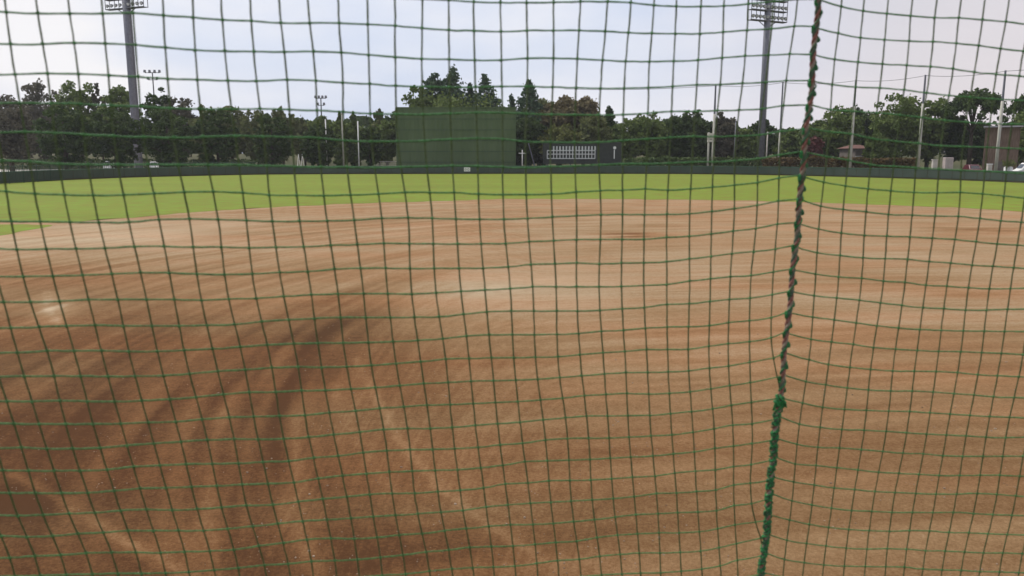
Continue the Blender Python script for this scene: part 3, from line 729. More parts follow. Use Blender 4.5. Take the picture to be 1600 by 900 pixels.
# ------------------------------------------------------------------ vehicles
def vehicle(px, Y, rz, L, W, H, paint, name, label, van=False):
    e_ = empty(name, (X(px, Y, 258), Y, 0), rz, label=label, cat='van' if van else 'car')
    hl = L / 2
    if van: prof = [(-hl, .35), (-hl, H * .92), (-hl * .94, H), (hl * .45, H), (hl * .78, H * .56), (hl * .98, H * .48), (hl, .35)]
    else: prof = [(-hl, .35), (-hl, H * .58), (-hl * .86, H * .64), (-hl * .62, H * .97), (-hl * .3, H), (hl * .12, H * .98), (hl * .45, H * .63), (hl * .94, H * .52), (hl, .38)]
    bm = bmesh.new(); n = len(prof); wv = []
    for s in (-1, 1):
        wv.append([bm.verts.new((x, s * W / 2 * (1 if z < H * .65 else .86), z)) for x, z in prof])
    bm.faces.new(wv[0]); bm.faces.new(list(reversed(wv[1])))
    for i in range(n): k = (i + 1) % n; bm.faces.new((wv[0][k], wv[0][i], wv[1][i], wv[1][k]))
    bmesh.ops.recalc_face_normals(bm, faces=bm.faces[:])
    me = bpy.data.meshes.new('body'); bm.to_mesh(me); bm.free(); me.materials.append(paint)
    o = bpy.data.objects.new('body', me); col.objects.link(o); o.parent = e_
    b = o.modifiers.new('bevel', 'BEVEL'); b.width = .07; b.segments = 3
    for s in (-1, 1):
        a = MB(); y = s * W / 2 * .93
        x0_, x1_ = (-hl * .85, hl * .55) if van else (-hl * .55, hl * .2)
        a.add([(x0_, y, H * .66), (x1_, y, H * .66), (x1_ - .15, s * W / 2 * .875, H * .9), (x0_ + .1, s * W / 2 * .875, H * .9)], [(0, 1, 2, 3) if s < 0 else (3, 2, 1, 0)])
        a.build('side_window', M['carglass'], e_)
    a = MB(); xb_, xt_ = (hl * .74, hl * .5) if van else (hl * .43, hl * .16)
    a.add([(xb_ + .04, -W * .38, H * .64), (xb_ + .04, W * .38, H * .64), (xt_ + .06, W * .34, H * .92), (xt_ + .06, -W * .34, H * .92)], [(0, 1, 2, 3)]); a.build('windscreen', M['carglass'], e_)
    for s in (-1, 1):
        a = MB(); a.box((hl - .02, s * W * .36, H * .42), (.1, .28, .16)); a.build('headlight', M['glass'], e_, bevel=.02)
        for x in (-hl * .62, hl * .64):
            a = MB(); a.tube([(x, s * (W / 2 - .2), .32), (x, s * (W / 2 + .01), .32)], [.32, .32], 18); wh = a.build('wheel', M['rubber'], e_)
            a = MB(); a.tube([(x, s * (W / 2 + .012), .32), (x, s * (W / 2 + .03), .32)], [.19, .17], 12); a.build('rim', M['grey_steel'], wh)
    a = MB(); a.box((hl + .03, 0, .42), (.06, W * .9, .16)); a.build('bumper', M['dark_steel'], e_, bevel=.02)
vehicle(172, 162, R(-84), 3.4, 1.5, 1.85, M['white'], 'parked_van', 'small white van seen end-on under the round tree left of the mast', van=True)
vehicle(241, 158, R(-70), 3.4, 1.5, 1.8, M['white'], 'parked_van', 'small white van under the round tree right of the mast', van=True)
vehicle(1521, 124, R(-98), 4.2, 1.7, 1.75, M['maroon'], 'parked_car', 'maroon car seen end-on right of the white cabinet')
vehicle(1612, 117, R(176), 4.6, 1.75, 2.1, M['white'], 'parked_van', 'white van cut by the right edge of the picture', van=True)
# small things at the right
cbn = empty('storage_cabinet', (X(1481, 124, 255), 124, 0), label='upright pale pink-white ribbed cabinet standing behind the wall', cat='cabinet')
mb = MB(); h_ = toz(246, 124); mb.box((0, 0, h_ / 2), (1.25, .9, h_)); mb.build('body', mat('pinkish_white', (.36, .30, .28), (.44, .38, .35), 2, .6), cbn, bevel=.06)
mb = MB()
for k in range(5): mb.box((-.45 + k * .22, -.47, h_ * .48), (.05, .03, h_ * .85))
mb.build('ribs', M['palewall'], cbn)
bx = empty('gate_pillar', (X(1546, 121, 258), 121, 0), label='short square white pillar beside the fifth wire pole', cat='pillar')
mb = MB(); h_ = toz(257, 121); mb.box((0, 0, h_ / 2), (.62, .5, h_)); mb.build('shaft', M['palewall'], bx, bevel=.03)
mb = MB(); mb.box((0, 0, h_ + .05), (.74, .62, .1)); mb.build('cap', M['white'], bx)
bx = empty('gate_pillar', (X(1460, 125, 258), 125, 0), label='short greenish grey pillar left of the ribbed cabinet', cat='pillar')
mb = MB(); h_ = toz(250, 125); mb.box((0, 0, h_ / 2), (.7, .5, h_)); mb.build('shaft', M['palewall'], bx, bevel=.03)
mb = MB(); mb.box((0, 0, h_ + .05), (.82, .62, .1)); mb.build('cap', M['palewall'], bx)
potg = 'round white pots by the white van'
for px, lab in ((1572, 'round white pot with yellowish leaves, left of the pair by the white van'), (1579, 'round white pot with yellowish leaves, right of the pair by the white van')):
    pe = empty('plant_pot', (X(px, 116, 262), 116, 0), label=lab, cat='plant pot', group=potg)
    mb = MB(); zt4 = toz(262.5, 116); mb.tube([(0, 0, 0), (0, 0, zt4 * .5), (0, 0, zt4)], [.18, .25, .30], 12); mb.blob((0, 0, zt4), (.32, .32, .22), 10, 6); mb.build('pot', M['white'], pe, smooth=True)
    P = rng.normal(size=(160, 3)) * np.array([.28, .28, .25]) + np.array([0, 0, zt4 + .55])
    me = leaves_mesh('foliage', P, .16, LM['light']); o = bpy.data.objects.new('foliage', me); col.objects.link(o); o.parent = pe
for px, lab in ((467, 'white folding board left of the small dark tree, left one'), (473, 'white folding board left of the small dark tree, right one')):
    pe = empty('folding_board', (X(px, 160, 256), 160, 0), R(20), label=lab, cat='folding board', group='white folding boards')
    mb = MB(); h_ = toz(241, 160)
    for s in (-1, 1): mb.add([(-.35 * s - .04, -.3, 0), (-.35 * s + .04, -.3, 0), (.03, -.3, h_), (-.03, -.3, h_), (-.35 * s - .04, .3, 0), (-.35 * s + .04, .3, 0), (.03, .3, h_), (-.03, .3, h_)],
                             [(0, 1, 2, 3), (7, 6, 5, 4), (0, 3, 7, 4), (1, 5, 6, 2), (0, 4, 5, 1), (3, 2, 6, 7)])
    mb.build('panel', M['white'], pe)
    mb = MB(); mb.box((0, 0, h_ + .04), (.12, .66, .06)); mb.build('hinge', M['dark_steel'], pe)

# ------------------------------------------------------------------ light summer haze
hz = MB(); hz.box((0, 120, 24), (700, 300, 52)); ho = None
hm = bpy.data.materials.new('summer_haze'); hm.use_nodes = True; t = hm.node_tree; t.nodes.remove(t.nodes['Principled BSDF'])
pv = N(t, 'ShaderNodeVolumePrincipled'); pv.inputs['Color'].default_value = (.93, .95, 1, 1); pv.inputs['Density'].default_value = .0002; pv.inputs['Anisotropy'].default_value = .2
t.links.new(pv.outputs[0], [q for q in t.nodes if q.type == 'OUTPUT_MATERIAL'][0].inputs['Volume'])
ho = hz.build('haze', hm); ho.display_type = 'WIRE'; tag(ho, kind='stuff')
# ------------------------------------------------------------------ the net in front of the camera
# Twine cells of 37.5 mm hanging a little over a metre away, leaning out at the top and nearer on the left.
LV = [0, 112.5, 225, 337.5, 450, 562.5, 675, 787.5, 900]
VL = """-237 -227 -181 -164 -129 -94 -55 -19 23
-188 -177 -136 -119 -86 -52 -14 21 63
-139 -127 -91 -74 -43 -10 26 61 104
-90 -77 -46 -29 0 30.5 65 102 145
-42 -27 -1 16 41 78 106 143 185
8 23 42 61 87.5 119.5 149 185 221.5
57 74 87.5 107 134 162 192.5 226 259
107 122 132.5 152 180 204.5 235.5 266.5 296
159 169 179.5 199.5 225 249 279 306 336
207 215 225.5 247.5 269 291 321 345 374
254.5 261 272.5 295 311 336 363.5 384.5 416
301 307.5 319 340 354 380 401 426 453
346 354.5 369 384 397.5 422.5 441 467 489.5
391 399.5 413 424.5 441 464 481 506 526
436 447.5 456.5 467.5 485 500.5 520.5 544 561
481 492.5 498 510 527 540 562 580 597.5
528 535 538 552.5 567 579 600 615 634
574 577 581 596 605 618 637.5 650 672
617 618 621.5 637.5 642.5 657 673 687 707
660 659 663.5 675 680.5 696.5 707.5 722 740
701 702 705 712 720 733 744 759 772
740 742 745.5 749 757.5 768 779 793.5 805.5
782 784 785.5 787 797 803 814.5 829 840
822.5 824.5 821 824 832.5 837 851 861 873
865 864.5 860 863 869 872 886 893 908
907 901 898 901 901 907 919 926 940
949.5 940 935 939 936 943 951 959 972
986 976.5 973 972.5 971 977 982.5 992 1001
1022 1014 1011.5 1007 1006 1011 1017 1027 1032.5
1057 1052 1047 1042 1042 1043.5 1049.5 1058 1064.5
1095.5 1090 1083 1077.5 1077.5 1075.5 1083 1089.5 1097
1131 1127 1116 1112 1110 1108 1116 1119 1126
1169.5 1162 1149 1147 1140.5 1138 1145.5 1147 1153
1209 1198 1185 1182.5 1172.5 1171.5 1175.5 1174.5 1205
1246 1230 1219 1215.5 1207 1209 1250 1290 1330"""
HL = """-500 -42,0 -30,200 -20,400 -9,600 -4,700 0,750 3.5,800 4.5,865 3.5,907 2.5,950 2.5,986 4,1022 8,1057 10,1095 10,1131 9,1170 6,1200 3,1246 -1,1276 -2
0 17.5,11 19,59 21,110 21,160 21,200 20,225 21,255 24,302 27,346 31,392 32.5,437 36,484 36,531 36,576 38,617 40,660 44,701 47,741 48,782 49.5,824 47.5,866 47.5,906 47.5,947 49,982 51,1018 52,1055 52.5,1092 52.5,1130 50,1168 47,1207 45,1241 41,1268 41
0 68,16 69,67 69,116 67,166 68,212 70,257 74,305 78,351 80,397 80.5,442 81,489 80.5,534 82,576 85.5,618 89,659 92,701 92.5,742 94,783 94,800 92.5,824 91,865 91,904 92,943 94,978 96,1015 96,1052 95.5,1090 94,1129 90,1165 87.5,1200 86,1235 84.5,1266 85
0 116,24 116,74 114.5,122 115.5,170 117.5,216 120,261 123,309 124.5,354 126,400 126.5,449 124.5,494 126,536 129,577 131,618 134,659 135.5,701 136,742 136,785 135,824 135,864 136,900 137,939 138,976 138,1014 137,1051 135,1090 132.5,1126 132,1160 130,1189 129,1227 126,1262 125.5
0 161,32 161,80 161,127 162.5,172 165,217 166,265 169,312 170,360 170.5,400 170,409 170,452 171,495 172.5,537 175,578 177.5,620 178,661 179,702 177,744 176,785 176,822 177.5,860 179,898 179.5,936 180,974 179,1012 177,1051 174,1088 174,1121 173,1155 172,1187 170.5,1200 169.5,1224 165,1257 164
0 207,39 206,85 207.5,131 210,176 212.5,222 214,272 215,319 214,365 212,400 213,412 213,456 214,497 215.5,537 219.5,580 221,620 221,662 220,704 217.5,746 216,786 217,821 221,860 222,898 222.5,935 222,973 219.5,1011 217,1049 214.5,1085 213,1116 213.5,1150 212.5,1185 211,1200 209,1222 205,1253 201
0 251,47 252,92 256,137 257,185 257,232 257,280 257.5,327 257.5,372 257.5,400 257.5,417 259,460 260,501 261,544 261,587 262,625 261,669 260,709 259,747 259.5,785 261,821 262,860 260,897 259.5,936 257.5,973 256,1011 256,1046 255,1080 253,1115 253,1150 251,1184 248,1200 247,1217 242,1251 237
0 298,10 299,54 302.5,97 304,144 305,192 304.5,240 302.5,287 300,334 299.5,379 301,400 303,421 304.5,462 305,505 305.5,547 304.5,590 303,632 300.5,672 300.5,711 301,749 303,785 304,821 304,861 303,899 300,937 298,974 297,1010 295,1045 297,1079 295,1112 292.5,1149 289,1184 285,1200 282,1219 277.5,1249 274
0 344.5,16 346,62 346,109 347,154 347.5,202 347,249 343,295 342,341 343,385 344.5,425 346,467 345.5,511 345,552 344,597 341,637 340,675 341,712 342,749 342.5,787 342.5,824 341,863 339,901 337,939 335.5,972 335,1007 335.5,1042 335,1077 334,1112 330.5,1147 326,1182 321,1200 317,1217 314,1246 311
0 387.5,26 389.5,72 389,117 389,164 387.5,212 385,259 385,302 386,347 386,391 387,431 386,474 385.5,516 383,559 382,599 380,639 380.5,676 381,713 381,751 381,790 380.5,826 377.5,865 376,901 374.5,937 374,971 374,1006 374,1042 371,1077 369,1111 365.5,1146 361,1180 357,1200 353,1215 350,1242 347.5
0 432,36 432,81 431,129 430,175 428,222 426,265 426,309 428,352 429,395 428,437 425.5,481 424,523 420.5,564 419,602 419,641 419.5,679 419.5,716 419,754 419,792 417,830 413,866 412.5,901 411,937 412.5,971 411,1006 410.5,1041 409,1077 404.5,1111 400.5,1145 396,1178 393,1200 390.5,1212 389,1238 383
0 472,49 472,94 470.5,139 468,185 468,230 468,273 468,315 469,359 467,401 466,446 462.5,487 460.5,529 459,567 459,606 459,644 459.5,682 457.5,721 455,759 453,797 451,832 448,869 448,901 448,935 448,971 447.5,1006 446,1042 444.5,1077 439,1111 435.5,1143 432,1175 430.5,1200 427,1210 424.5,1233 420
0 512,15 512.5,61 511,106 509,150 508,194 509,237 509,279 509,324 508,366 507,400 504.5,410 502,452 499.5,493 497.5,532 496,572 496,609 496,647 495.5,686 495,724 491,762 487,799 486,834 486,869 486,902 486,937 485,971 482.5,1007 480.5,1042 475.5,1077 474.5,1109 471,1139 468,1171 466,1200 461.5,1206 460.5,1230 454.5
0 551,29 551,75 548,116 548,159 548,201 549,245 549,287 547,331 545,375 542,400 539.5,417 539,460 537,497 536,536 536,575 535,614 534,652 532,690 529.5,729 525,766 523,802 523,835 523,870 522.5,905 521,938 517.5,974 516,1009 512.5,1043 511,1076 510.5,1107 509,1137 504,1170 501,1200 496.5,1205 496,1228 487.5
0 589,39 587.5,84 587.5,125 587.5,167 588,211 587.5,255 587,297 584,341 580,385 577.5,400 575.5,426 574.5,465 573,502 574,542 573,580 571,619 568,657 565,696 561,732 560,767 559,803 559,837 558,872 557.5,906 554,942 551,976 549,1011 546,1043 546,1075 545.5,1107 541,1137 537,1170 534,1200 529,1206 527.5,1226 518
0 627,51 627,94 626,136 627,177 627.5,220 626,263 624,307 620.5,351 616,394 612.5,432 612.5,470 610.5,510 610,547 608,586 605.5,625 602.5,664 599,701 597.5,736 595.5,770 595,804 594,839 592.5,874 590,909 587,945 584,978 582,1011 582,1044 581,1076 579.5,1109 575,1138 572,1172 566,1200 562,1209 559,1223 552
0 661,21 662,61 662.5,102 662.5,147 662.5,189 662,231 660,275 659,317 655,359 652,400 651,437 650,477 649,516 644.5,555 642,592 638,631 635.5,669 633,704 632,739 630.5,772 629,809 627.5,843 625,879 622,915 618,949 616,981 614.5,1012 616,1046 614.5,1079 612,1110 607.5,1140 602.5,1174 597.5,1200 593,1211 592,1219 588
0 700.5,32 699,72 701,114 701,156 700,197 696,241 693,284 690,325 687.5,366 686,400 686.5,444 685.5,482 683,521 679,562 675,600 671,636 669.5,672 669.5,707 667.5,742 664.5,776 662,812 659.5,847 656,884 652.5,917 650,950 650,982 649.5,1015 649,1049 646,1081 643,1113 639,1145 632.5,1177 628,1200 624,1216 622
0 735,45 735.5,85 735.5,126 735.5,166 734,210 729,252 727,295 725,334 724.5,372 724,411 722,451 720.5,488 715.5,529 712.5,568 707,605 704,641 702.5,675 702,710 701,746 699,781 695,817 692.5,852 687.5,887 685,919 684.5,951 684.5,984 683,1017 681,1050 679.5,1083 675.5,1115 670,1145 664,1175 662,1200 656,1210 655
0 770,56 770.5,96 770.5,136 770,178 767,220 763,262 762,302 760.5,341 759,380 757,420 755.5,456 754.5,498 747.5,536 743,573 740,610 737.5,645 736,679 735,714 734,750 731,785 727,822 721,856 720,889 719,920 718,952 716,985 714,1019 712.5,1053 709,1087 706,1117 700.5,1145 697,1175 693,1200 689,1206 688
0 804.5,26 805.5,66 804.5,107 802.5,150 801,191 797.5,231 796,270 797,309 795.5,349 792.5,389 789.5,426 789,465 784,505 779.5,542 776,577 772.5,613 771,647 771,684 768,719 766,754 762.5,790 756,826 754.5,859 751,891 750.5,922 750,955 748,987 745.5,1022 744,1055 739,1089 736,1118 734,1145 729,1173 726,1203 719.5
0 837.5,39 839,80 837.5,121 834,162 832,202 829,240 829,276 829,317 829,357 826,397 822,435 818,476 814,510 812,546 810,583 807,617 805,652 803,689 800,724 797.5,760 792,794 789,829 786,861 784.5,892 783,926 781,958 779,990 776,1026 771,1057 770,1089 768,1119 765.5,1145 758,1172 755,1200 751
0 872.5,51 869,92 867.5,135 864,175 863,211 863,247 864,286 862,325 861,365 859,400 853.5,444 848,481 843,515 841,550 842,587 840,622 836,658 834,694 829,730 825.5,765 822,800 820,831 819.5,862 818,896 815,929 812,961 808,994 804,1027 802.5,1059 801,1090 800,1119 798,1147 790,1174 787,1196 780
0 901,100 898,145 897,184 896,221 896,257 895.5,296 894,336 890.5,372 887.5,400 884.5,412 883,451 881,486 877,522 876,557 874.5,592 871,628 867.5,665 862.5,701 859.5,735 855,767 854,800 853,833 851,867 847.5,899 846,932 840,966 836,998 834,1029 832.5,1061 832.5,1091 831,1121 826,1149 820,1192 814
0 934,200 929,400 916,595 899,634 897,670 892.5,705 889,738 887,770 886,800 885,837 880.5,869 876,904 874,937 869,971 866,1001 864,1031 864,1062 863,1094 861,1124 855.5,1152 849,1188 841
0 967,200 962,400 949,700 922,800 915,925 899,972 896.5,1001 895.5,1032 895,1065 892.5,1097 889,1126 884,1153 875,1188 869
0 1000,200 995,400 982,700 955,800 948,925 932,1001 926,1065 922,1097 918,1126 914,1153 905,1188 897"""
VR = """1315 1302 1294 1281 1273 1264 1247.5 1237 1223.5
1349.5 1339 1328 1316.5 1309 1295.5 1280.5 1269 1254.5
1387 1377.5 1364 1352.5 1345 1329.5 1315 1300 1285.5
1424 1416 1400.5 1388 1379 1362 1350 1332 1318
1462 1452.5 1435 1425 1413 1397 1384.5 1364 1351
1500 1488.5 1470.5 1461 1446 1431 1417 1395.5 1383
1538 1522.5 1504.5 1497.5 1479 1465 1448.5 1428 1412
1576 1557 1543 1531.5 1513 1499.5 1479.5 1460 1441
1612 1593.5 1577 1565 1546 1532 1510.5 1492 1471
1650 1632 1614 1597 1579 1563 1542 1524 1501
1690 1668 1650 1632 1612 1597 1573 1555 1530
1728 1706 1686 1666 1646 1630 1606 1585 1561"""
HR = """1285 0,1314 10,1347 17,1385 21,1421 24.5,1460 27.5,1499 28,1535 31,1572 34,1600 37.5
1280 44,1310 52,1344 59,1381 62,1419 64,1457 65,1494 67.5,1530 71,1564 76,1597 79.5
1276 86,1305 93,1340 97,1378 100,1417 102,1454 104,1489 107.5,1522 112.5,1557 116,1593 119
1272 127,1299 132,1337 136,1377 137.5,1413 140.5,1447 145,1482 149,1517 152,1553 154.5,1600 157
1269 164,1297 171,1335 174,1370 176,1407 180,1444 184,1476 188,1511 191,1549 193,1600 194
1263 200,1295 206,1325 208,1365 217,1400 221,1435 224,1470 228,1505 229,1540 230,1578 232
1257 238,1294 245,1324 250,1360 257.5,1396 260,1432 262,1466 264,1503 266,1540 267.5,1575 269.5,1600 271
1253 276,1287.5 284.5,1321 290.5,1357 295,1392 298,1427 300.5,1464 301,1502 300.5,1537 303,1569 306,1600 309.5
1252 312,1282 322,1317 327,1353 331,1388 335,1425 336,1461 337.5,1497 338,1531 341,1564 345,1600 347.5
1247 350,1279.5 358,1314.5 364,1349 367.5,1385 369,1422 370,1457 372,1492 374,1524 377.5,1557 381,1600 383.5
1245 386,1277 395,1311 399,1347 402.5,1383 404,1419 405,1453 409,1485 411,1518 414,1551 416,1583 418,1600 419
1240 422,1274 428,1309 432.5,1345 434.5,1379.5 439,1414 441,1446 445.5,1479 447,1514 449.5,1546 451,1579 451,1600 450
1238 456,1272 462,1309 465.5,1344 469,1376 473,1409 477,1441 480.5,1474 482,1507 484.5,1542 484.5,1577 483,1600 483
1237 489,1270 495.5,1305 500,1339 504.5,1371 509,1404 512.5,1437.5 515,1471 516,1504 517,1538 517,1572 518,1600 518
1235 521,1267 530,1300 534.5,1334 538,1365.5 543,1399 545.5,1432 547.5,1466 549,1501 549.5,1534 551,1566 552,1598 554
1232 552,1264 562,1294.5 569.5,1328 574,1360 577,1395 579.5,1429 580,1464.5 580.5,1496 582,1528 585.5,1559 587,1600 589
1229 586,1258 596,1289 601,1322 606,1355 609,1391 611,1426 611,1460 612.5,1491 615,1521 617,1552.5 620,1583 621,1600 622
1227 622,1251 629,1284.5 636,1317 639.5,1352 641,1387.5 642.5,1421 643,1454 645,1485 647,1515 649,1547 651,1577.5 652,1600 653
1222 651,1249 662.5,1281 667.5,1315.5 671,1350 672,1384 674,1416 676,1446 678,1479.5 679.5,1510.5 681,1542 683,1573 684,1600 683
1220 684,1244.5 694,1279 699,1314 700,1347 702.5,1380 705.5,1411 708,1442 709,1473 712,1504.5 713,1537 713,1600 713
1216 713,1242.5 725,1277.5 727.5,1310 731,1343 734.5,1375 738,1405 739.5,1436 741,1467.5 743,1499.5 743,1532.5 742.5,1566 742.5,1596 744
1215 745,1239.5 753,1274 758,1305 762.5,1336 765,1368 768,1399.5 769.5,1431 771,1462.5 772,1495 772,1527.5 771,1559 772.5,1588 775,1600 776
1212 771,1237.5 782.5,1269 789,1299 794,1330 797.5,1362.5 799,1393 800.5,1425.5 800.5,1457.5 801,1490 800.5,1522 802.5,1551 804,1581 805,1600 806
1209 804,1234 812.5,1262.5 819,1294 824,1324.5 827,1357 829,1389 830,1422.5 829,1454 829.5,1484 832,1514 832.5,1544 834,1572.5 835,1600 836
1205 834,1228 844,1259 849,1289 853,1321 856,1353 858,1386 857,1418 858,1448 860.5,1477.5 861,1508 862.5,1536 864,1600 864
1201 864,1226 874,1255.5 879,1286 882.5,1319 884.5,1351 885,1384 885.5,1414 886,1443 889,1472.5 890.5,1502.5 891,1531 893,1600 894
1198 895,1212 899,1255 908,1300 912,1400 915,1500 920,1600 924"""
SEAM = [(-40, 1283), (0, 1279), (50, 1274), (100, 1270.5), (150, 1267), (200, 1260), (250, 1255), (300, 1251), (350, 1247), (400, 1241), (450, 1237), (500, 1231), (550, 1226),
        (600, 1221.5), (640, 1217), (675, 1211), (720, 1206.5), (770, 1203), (820, 1198), (870, 1193), (900, 1190), (940, 1186)]
def nums(s): return [[float(a) for a in r.replace(',', ' ').split()] for r in s.strip().split('\n')]
def seam_x(y): return float(np.interp(y, [a for a, b in SEAM], [b for a, b in SEAM]))
def fx(arr):                                   # smooth x(y) through the nine levels
    a = np.array(arr); k = np.arange(9)
    def f(y):
        s = (y - 0) / 112.5; i = int(min(max(math.floor(s), 0), 7)); t = s - i
        if t < 0 or t > 1: g = (a[1] - a[0]) if t < 0 else (a[8] - a[7]); b0 = a[0] if t < 0 else a[8]; return b0 + g * (s if t < 0 else s - 8)
        p0 = a[max(i - 1, 0)]; p1 = a[i]; p2 = a[i + 1]; p3 = a[min(i + 2, 8)]
        return .5 * (2 * p1 + (p2 - p0) * t + (2 * p0 - 5 * p1 + 4 * p2 - p3) * t * t + (p3 - p0 + 3 * p1 - 3 * p2) * t ** 3)
    return f
def fy(row):
    q = np.array(row).reshape(-1, 2)
    def f(x):
        if x < q[0, 0]: return float(q[0, 1] + (q[1, 1] - q[0, 1]) / (q[1, 0] - q[0, 0]) * (x - q[0, 0]) * .3)
        if x > q[-1, 0]: return float(q[-1, 1] + (q[-1, 1] - q[-3, 1]) / (q[-1, 0] - q[-3, 0]) * (x - q[-1, 0]))
        return float(np.interp(x, q[:, 0], q[:, 1]))
    return f, q
CELL = .0375
def net_pt(px, py, off=0.0):                   # point of the hanging net seen at a pixel
    s = 49 - .0092 * min(px, 1270) - .0093 * py + .0015 * max(px - 1270, 0)
    D = F * CELL / s * (1 + .006 * math.sin(px * .011 + py * .006) + .004 * math.sin(py * .017 - px * .004)) - off
    d = ray(px, py); fwd = Vector((0, CT, -ST)); return Vector((0, 0, CAM_H)) + d * (D / d.dot(fwd))
def cross(f, g, x):
    for _ in range(12): x = g(f(x))
    return x, f(x)

def build_net(VS, HS, side, name, label):
    vf = [fx(a) for a in nums(VS)]; hf = [fy(r) for r in nums(HS)]
    nv, nh = len(vf), len(hf); P = [[None] * nv for _ in range(nh)]
    for j, (f, q) in enumerate(hf):
        for i, g in enumerate(vf):
            x, y = cross(f, g, g(q[0, 1]))
            if side < 0 and x > seam_x(y) - 7: continue
            if side > 0 and x < seam_x(y) + 3: continue
            P[j][i] = (x, y)
    pts = {}
    for j in range(nh):
        for i in range(nv):
            if P[j][i]: pts[(j, i)] = net_pt(*P[j][i])
    # continue the net past the picture on its open sides, cell by cell, at an even pitch
    EX, UP, DN = 22, 12, 16
    js = list(range(nh))
    edge_i = 0 if side < 0 else nv - 1; inn = 4 if side < 0 else nv - 5
    st = [(pts[(j, edge_i)] - pts[(j, inn)]) / 4 for j in js]
    A = np.polyfit(js, np.array([tuple(s) for s in st]), 1)
    for j in js:
        for k in range(1, EX + 1):
            pts[(j, edge_i + (-k if side < 0 else k))] = pts[(j, edge_i)] + Vector(A[0] * j + A[1]) * k
    cols_ = sorted({i for (_, i) in pts})
    okc = [i for i in cols_ if (0, i) in pts and (4, i) in pts]
    for i in okc:
        d = sum(((pts[(0, c)] - pts[(4, c)]) / 4 for c in okc if abs(c - i) < 7), Vector()) / len([c for c in okc if abs(c - i) < 7])
        for k in range(1, UP + 1): pts[(-k, i)] = pts[(0, i)] + d * k
    L = nh - 1; okc = [i for i in cols_ if (L, i) in pts and (L - 4, i) in pts]
    for i in okc:
        d = sum(((pts[(L, c)] - pts[(L - 4, c)]) / 4 for c in okc if abs(c - i) < 7), Vector()) / len([c for c in okc if abs(c - i) < 7])
        for k in range(1, DN + 1): pts[(L + k, i)] = pts[(L, i)] + d * k
    mbn = MB(); r = .00126
    def strand(seq, mi):
        mbn.cur = mi
        if len(seq) < 2: return
        sp = spl(seq, 3)
        for k in range(len(sp)):
            if k % 3: sp[k] = sp[k] + Vector((rng.normal(0, .00022), 0, rng.normal(0, .00022) - .0002))
        mbn.tube(sp, [r * rng.uniform(.86, 1.14) for _ in sp], 6, cap=False)
    rows_ = sorted({j for (j, _) in pts}); cols_ = sorted({i for (_, i) in pts})
    for i in cols_:
        sq_ = [pts[(j, i)] for j in rows_ if (j, i) in pts]
        if side < 0 and i == nv - 1: sq_.append(net_pt(1219, 612, .003))
        if side < 0 and i == nv - 2: sq_.append(net_pt(1190, 850, .003))
        strand(sq_, 0)
    for j in rows_:
        seq = [pts[(j, i)] for i in cols_ if (j, i) in pts]
        if 0 <= j < nh:
            q = hf[j][1]; e_ = q[-1] if side < 0 else q[0]
            ex_ = seam_x(e_[1]) - 2.5 * (1 if side < 0 else -1)
            end = net_pt(ex_, e_[1], .002); seq = seq + [end] if side < 0 else [end] + seq
            if side > 0 and len(seq) > 2 and j > 0: pass
        else:
            stp = seq[-1] - seq[-2] if side < 0 else seq[0] - seq[1]
            seq = seq + [seq[-1] + stp * .8] if side < 0 else [seq[0] + stp * .8] + seq
        strand(seq, 1)
    mbn.cur = 1
    for p_ in pts.values(): mbn.blob(p_ + Vector((rng.normal(0, .0003), 0, rng.normal(0, .0003))), (.0029, .0026, .0025), 6, 4)
    o = mbn.build(name, [m_tv, m_th], smooth=True); tag(o, label, 'net')
    if side < 0:                                # the strands gathered into the rope
        return o, pts
    return o, pts
def twine(name, c1, c2, rough=.55):
    m = mat(name, c1, c2, 260, rough, .4, 3, stretch=(1, 1, 1), bump=.6, bscale=900); return m
m_tv = twine('twine_dark', (.055, .095, .026), (.10, .155, .045)); m_th = twine('twine_green_lit', (.045, .165, .040), (.10, .33, .10))  # level strands greener and brighter, light on their tops put into the colour
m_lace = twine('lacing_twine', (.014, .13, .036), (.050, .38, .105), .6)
m_ropeA = twine('rope_strand_rust', (.24, .085, .06), (.40, .20, .16), .8); m_ropeB = twine('rope_strand_green', (.07, .12, .075), (.15, .21, .14), .8)
m_ropeC = twine('rope_strand_pale', (.26, .21, .15), (.38, .31, .24), .8)
build_net(VL, HL, -1, 'backstop_net', 'green knotted net panel filling the picture left of the laced rope')
build_net(VR, HR, +1, 'backstop_net', 'green knotted net panel right of the laced rope')

# ------------------------------------------------------------------ laced rope between the panels
yy = np.arange(-300, 1330, 4.0)
cen = []
for y in yy:
    if y < -40: x = 1283 - (y + 40) * .085
    elif y > 940: x = 1186 - (y - 940) * .085
    else: x = seam_x(y)
    cen.append(net_pt(x + 1.2 * math.sin(y * .055), y, .003))
sm = [sum((cen[max(0, min(len(cen) - 1, i + k))] for k in range(-5, 6)), Vector()) / 11 for i in range(len(cen))]
cen = sm; arc = [0]
for a, b in zip(cen[:-1], cen[1:]): arc.append(arc[-1] + (b - a).length)
arc = np.array(arc); carr = np.array([tuple(c) for c in cen])
def on_rope(s): return Vector([float(np.interp(s, arc, carr[:, k])) for k in range(3)])
def s_at(y): return float(np.interp(y, yy, arc))
up_ = (cen[0] - cen[-1]).normalized(); rt = Vector((1, 0, 0)); rt = (rt - up_ * rt.dot(up_)).normalized(); bk_ = rt.cross(up_).normalized()   # rt: right, bk_: towards the field or camera
rope = empty('seam_rope', on_rope(s_at(900)), label='twisted rope laced with bright green twine where the two net panels meet', cat='rope')
def rel(q): return q - rope.location
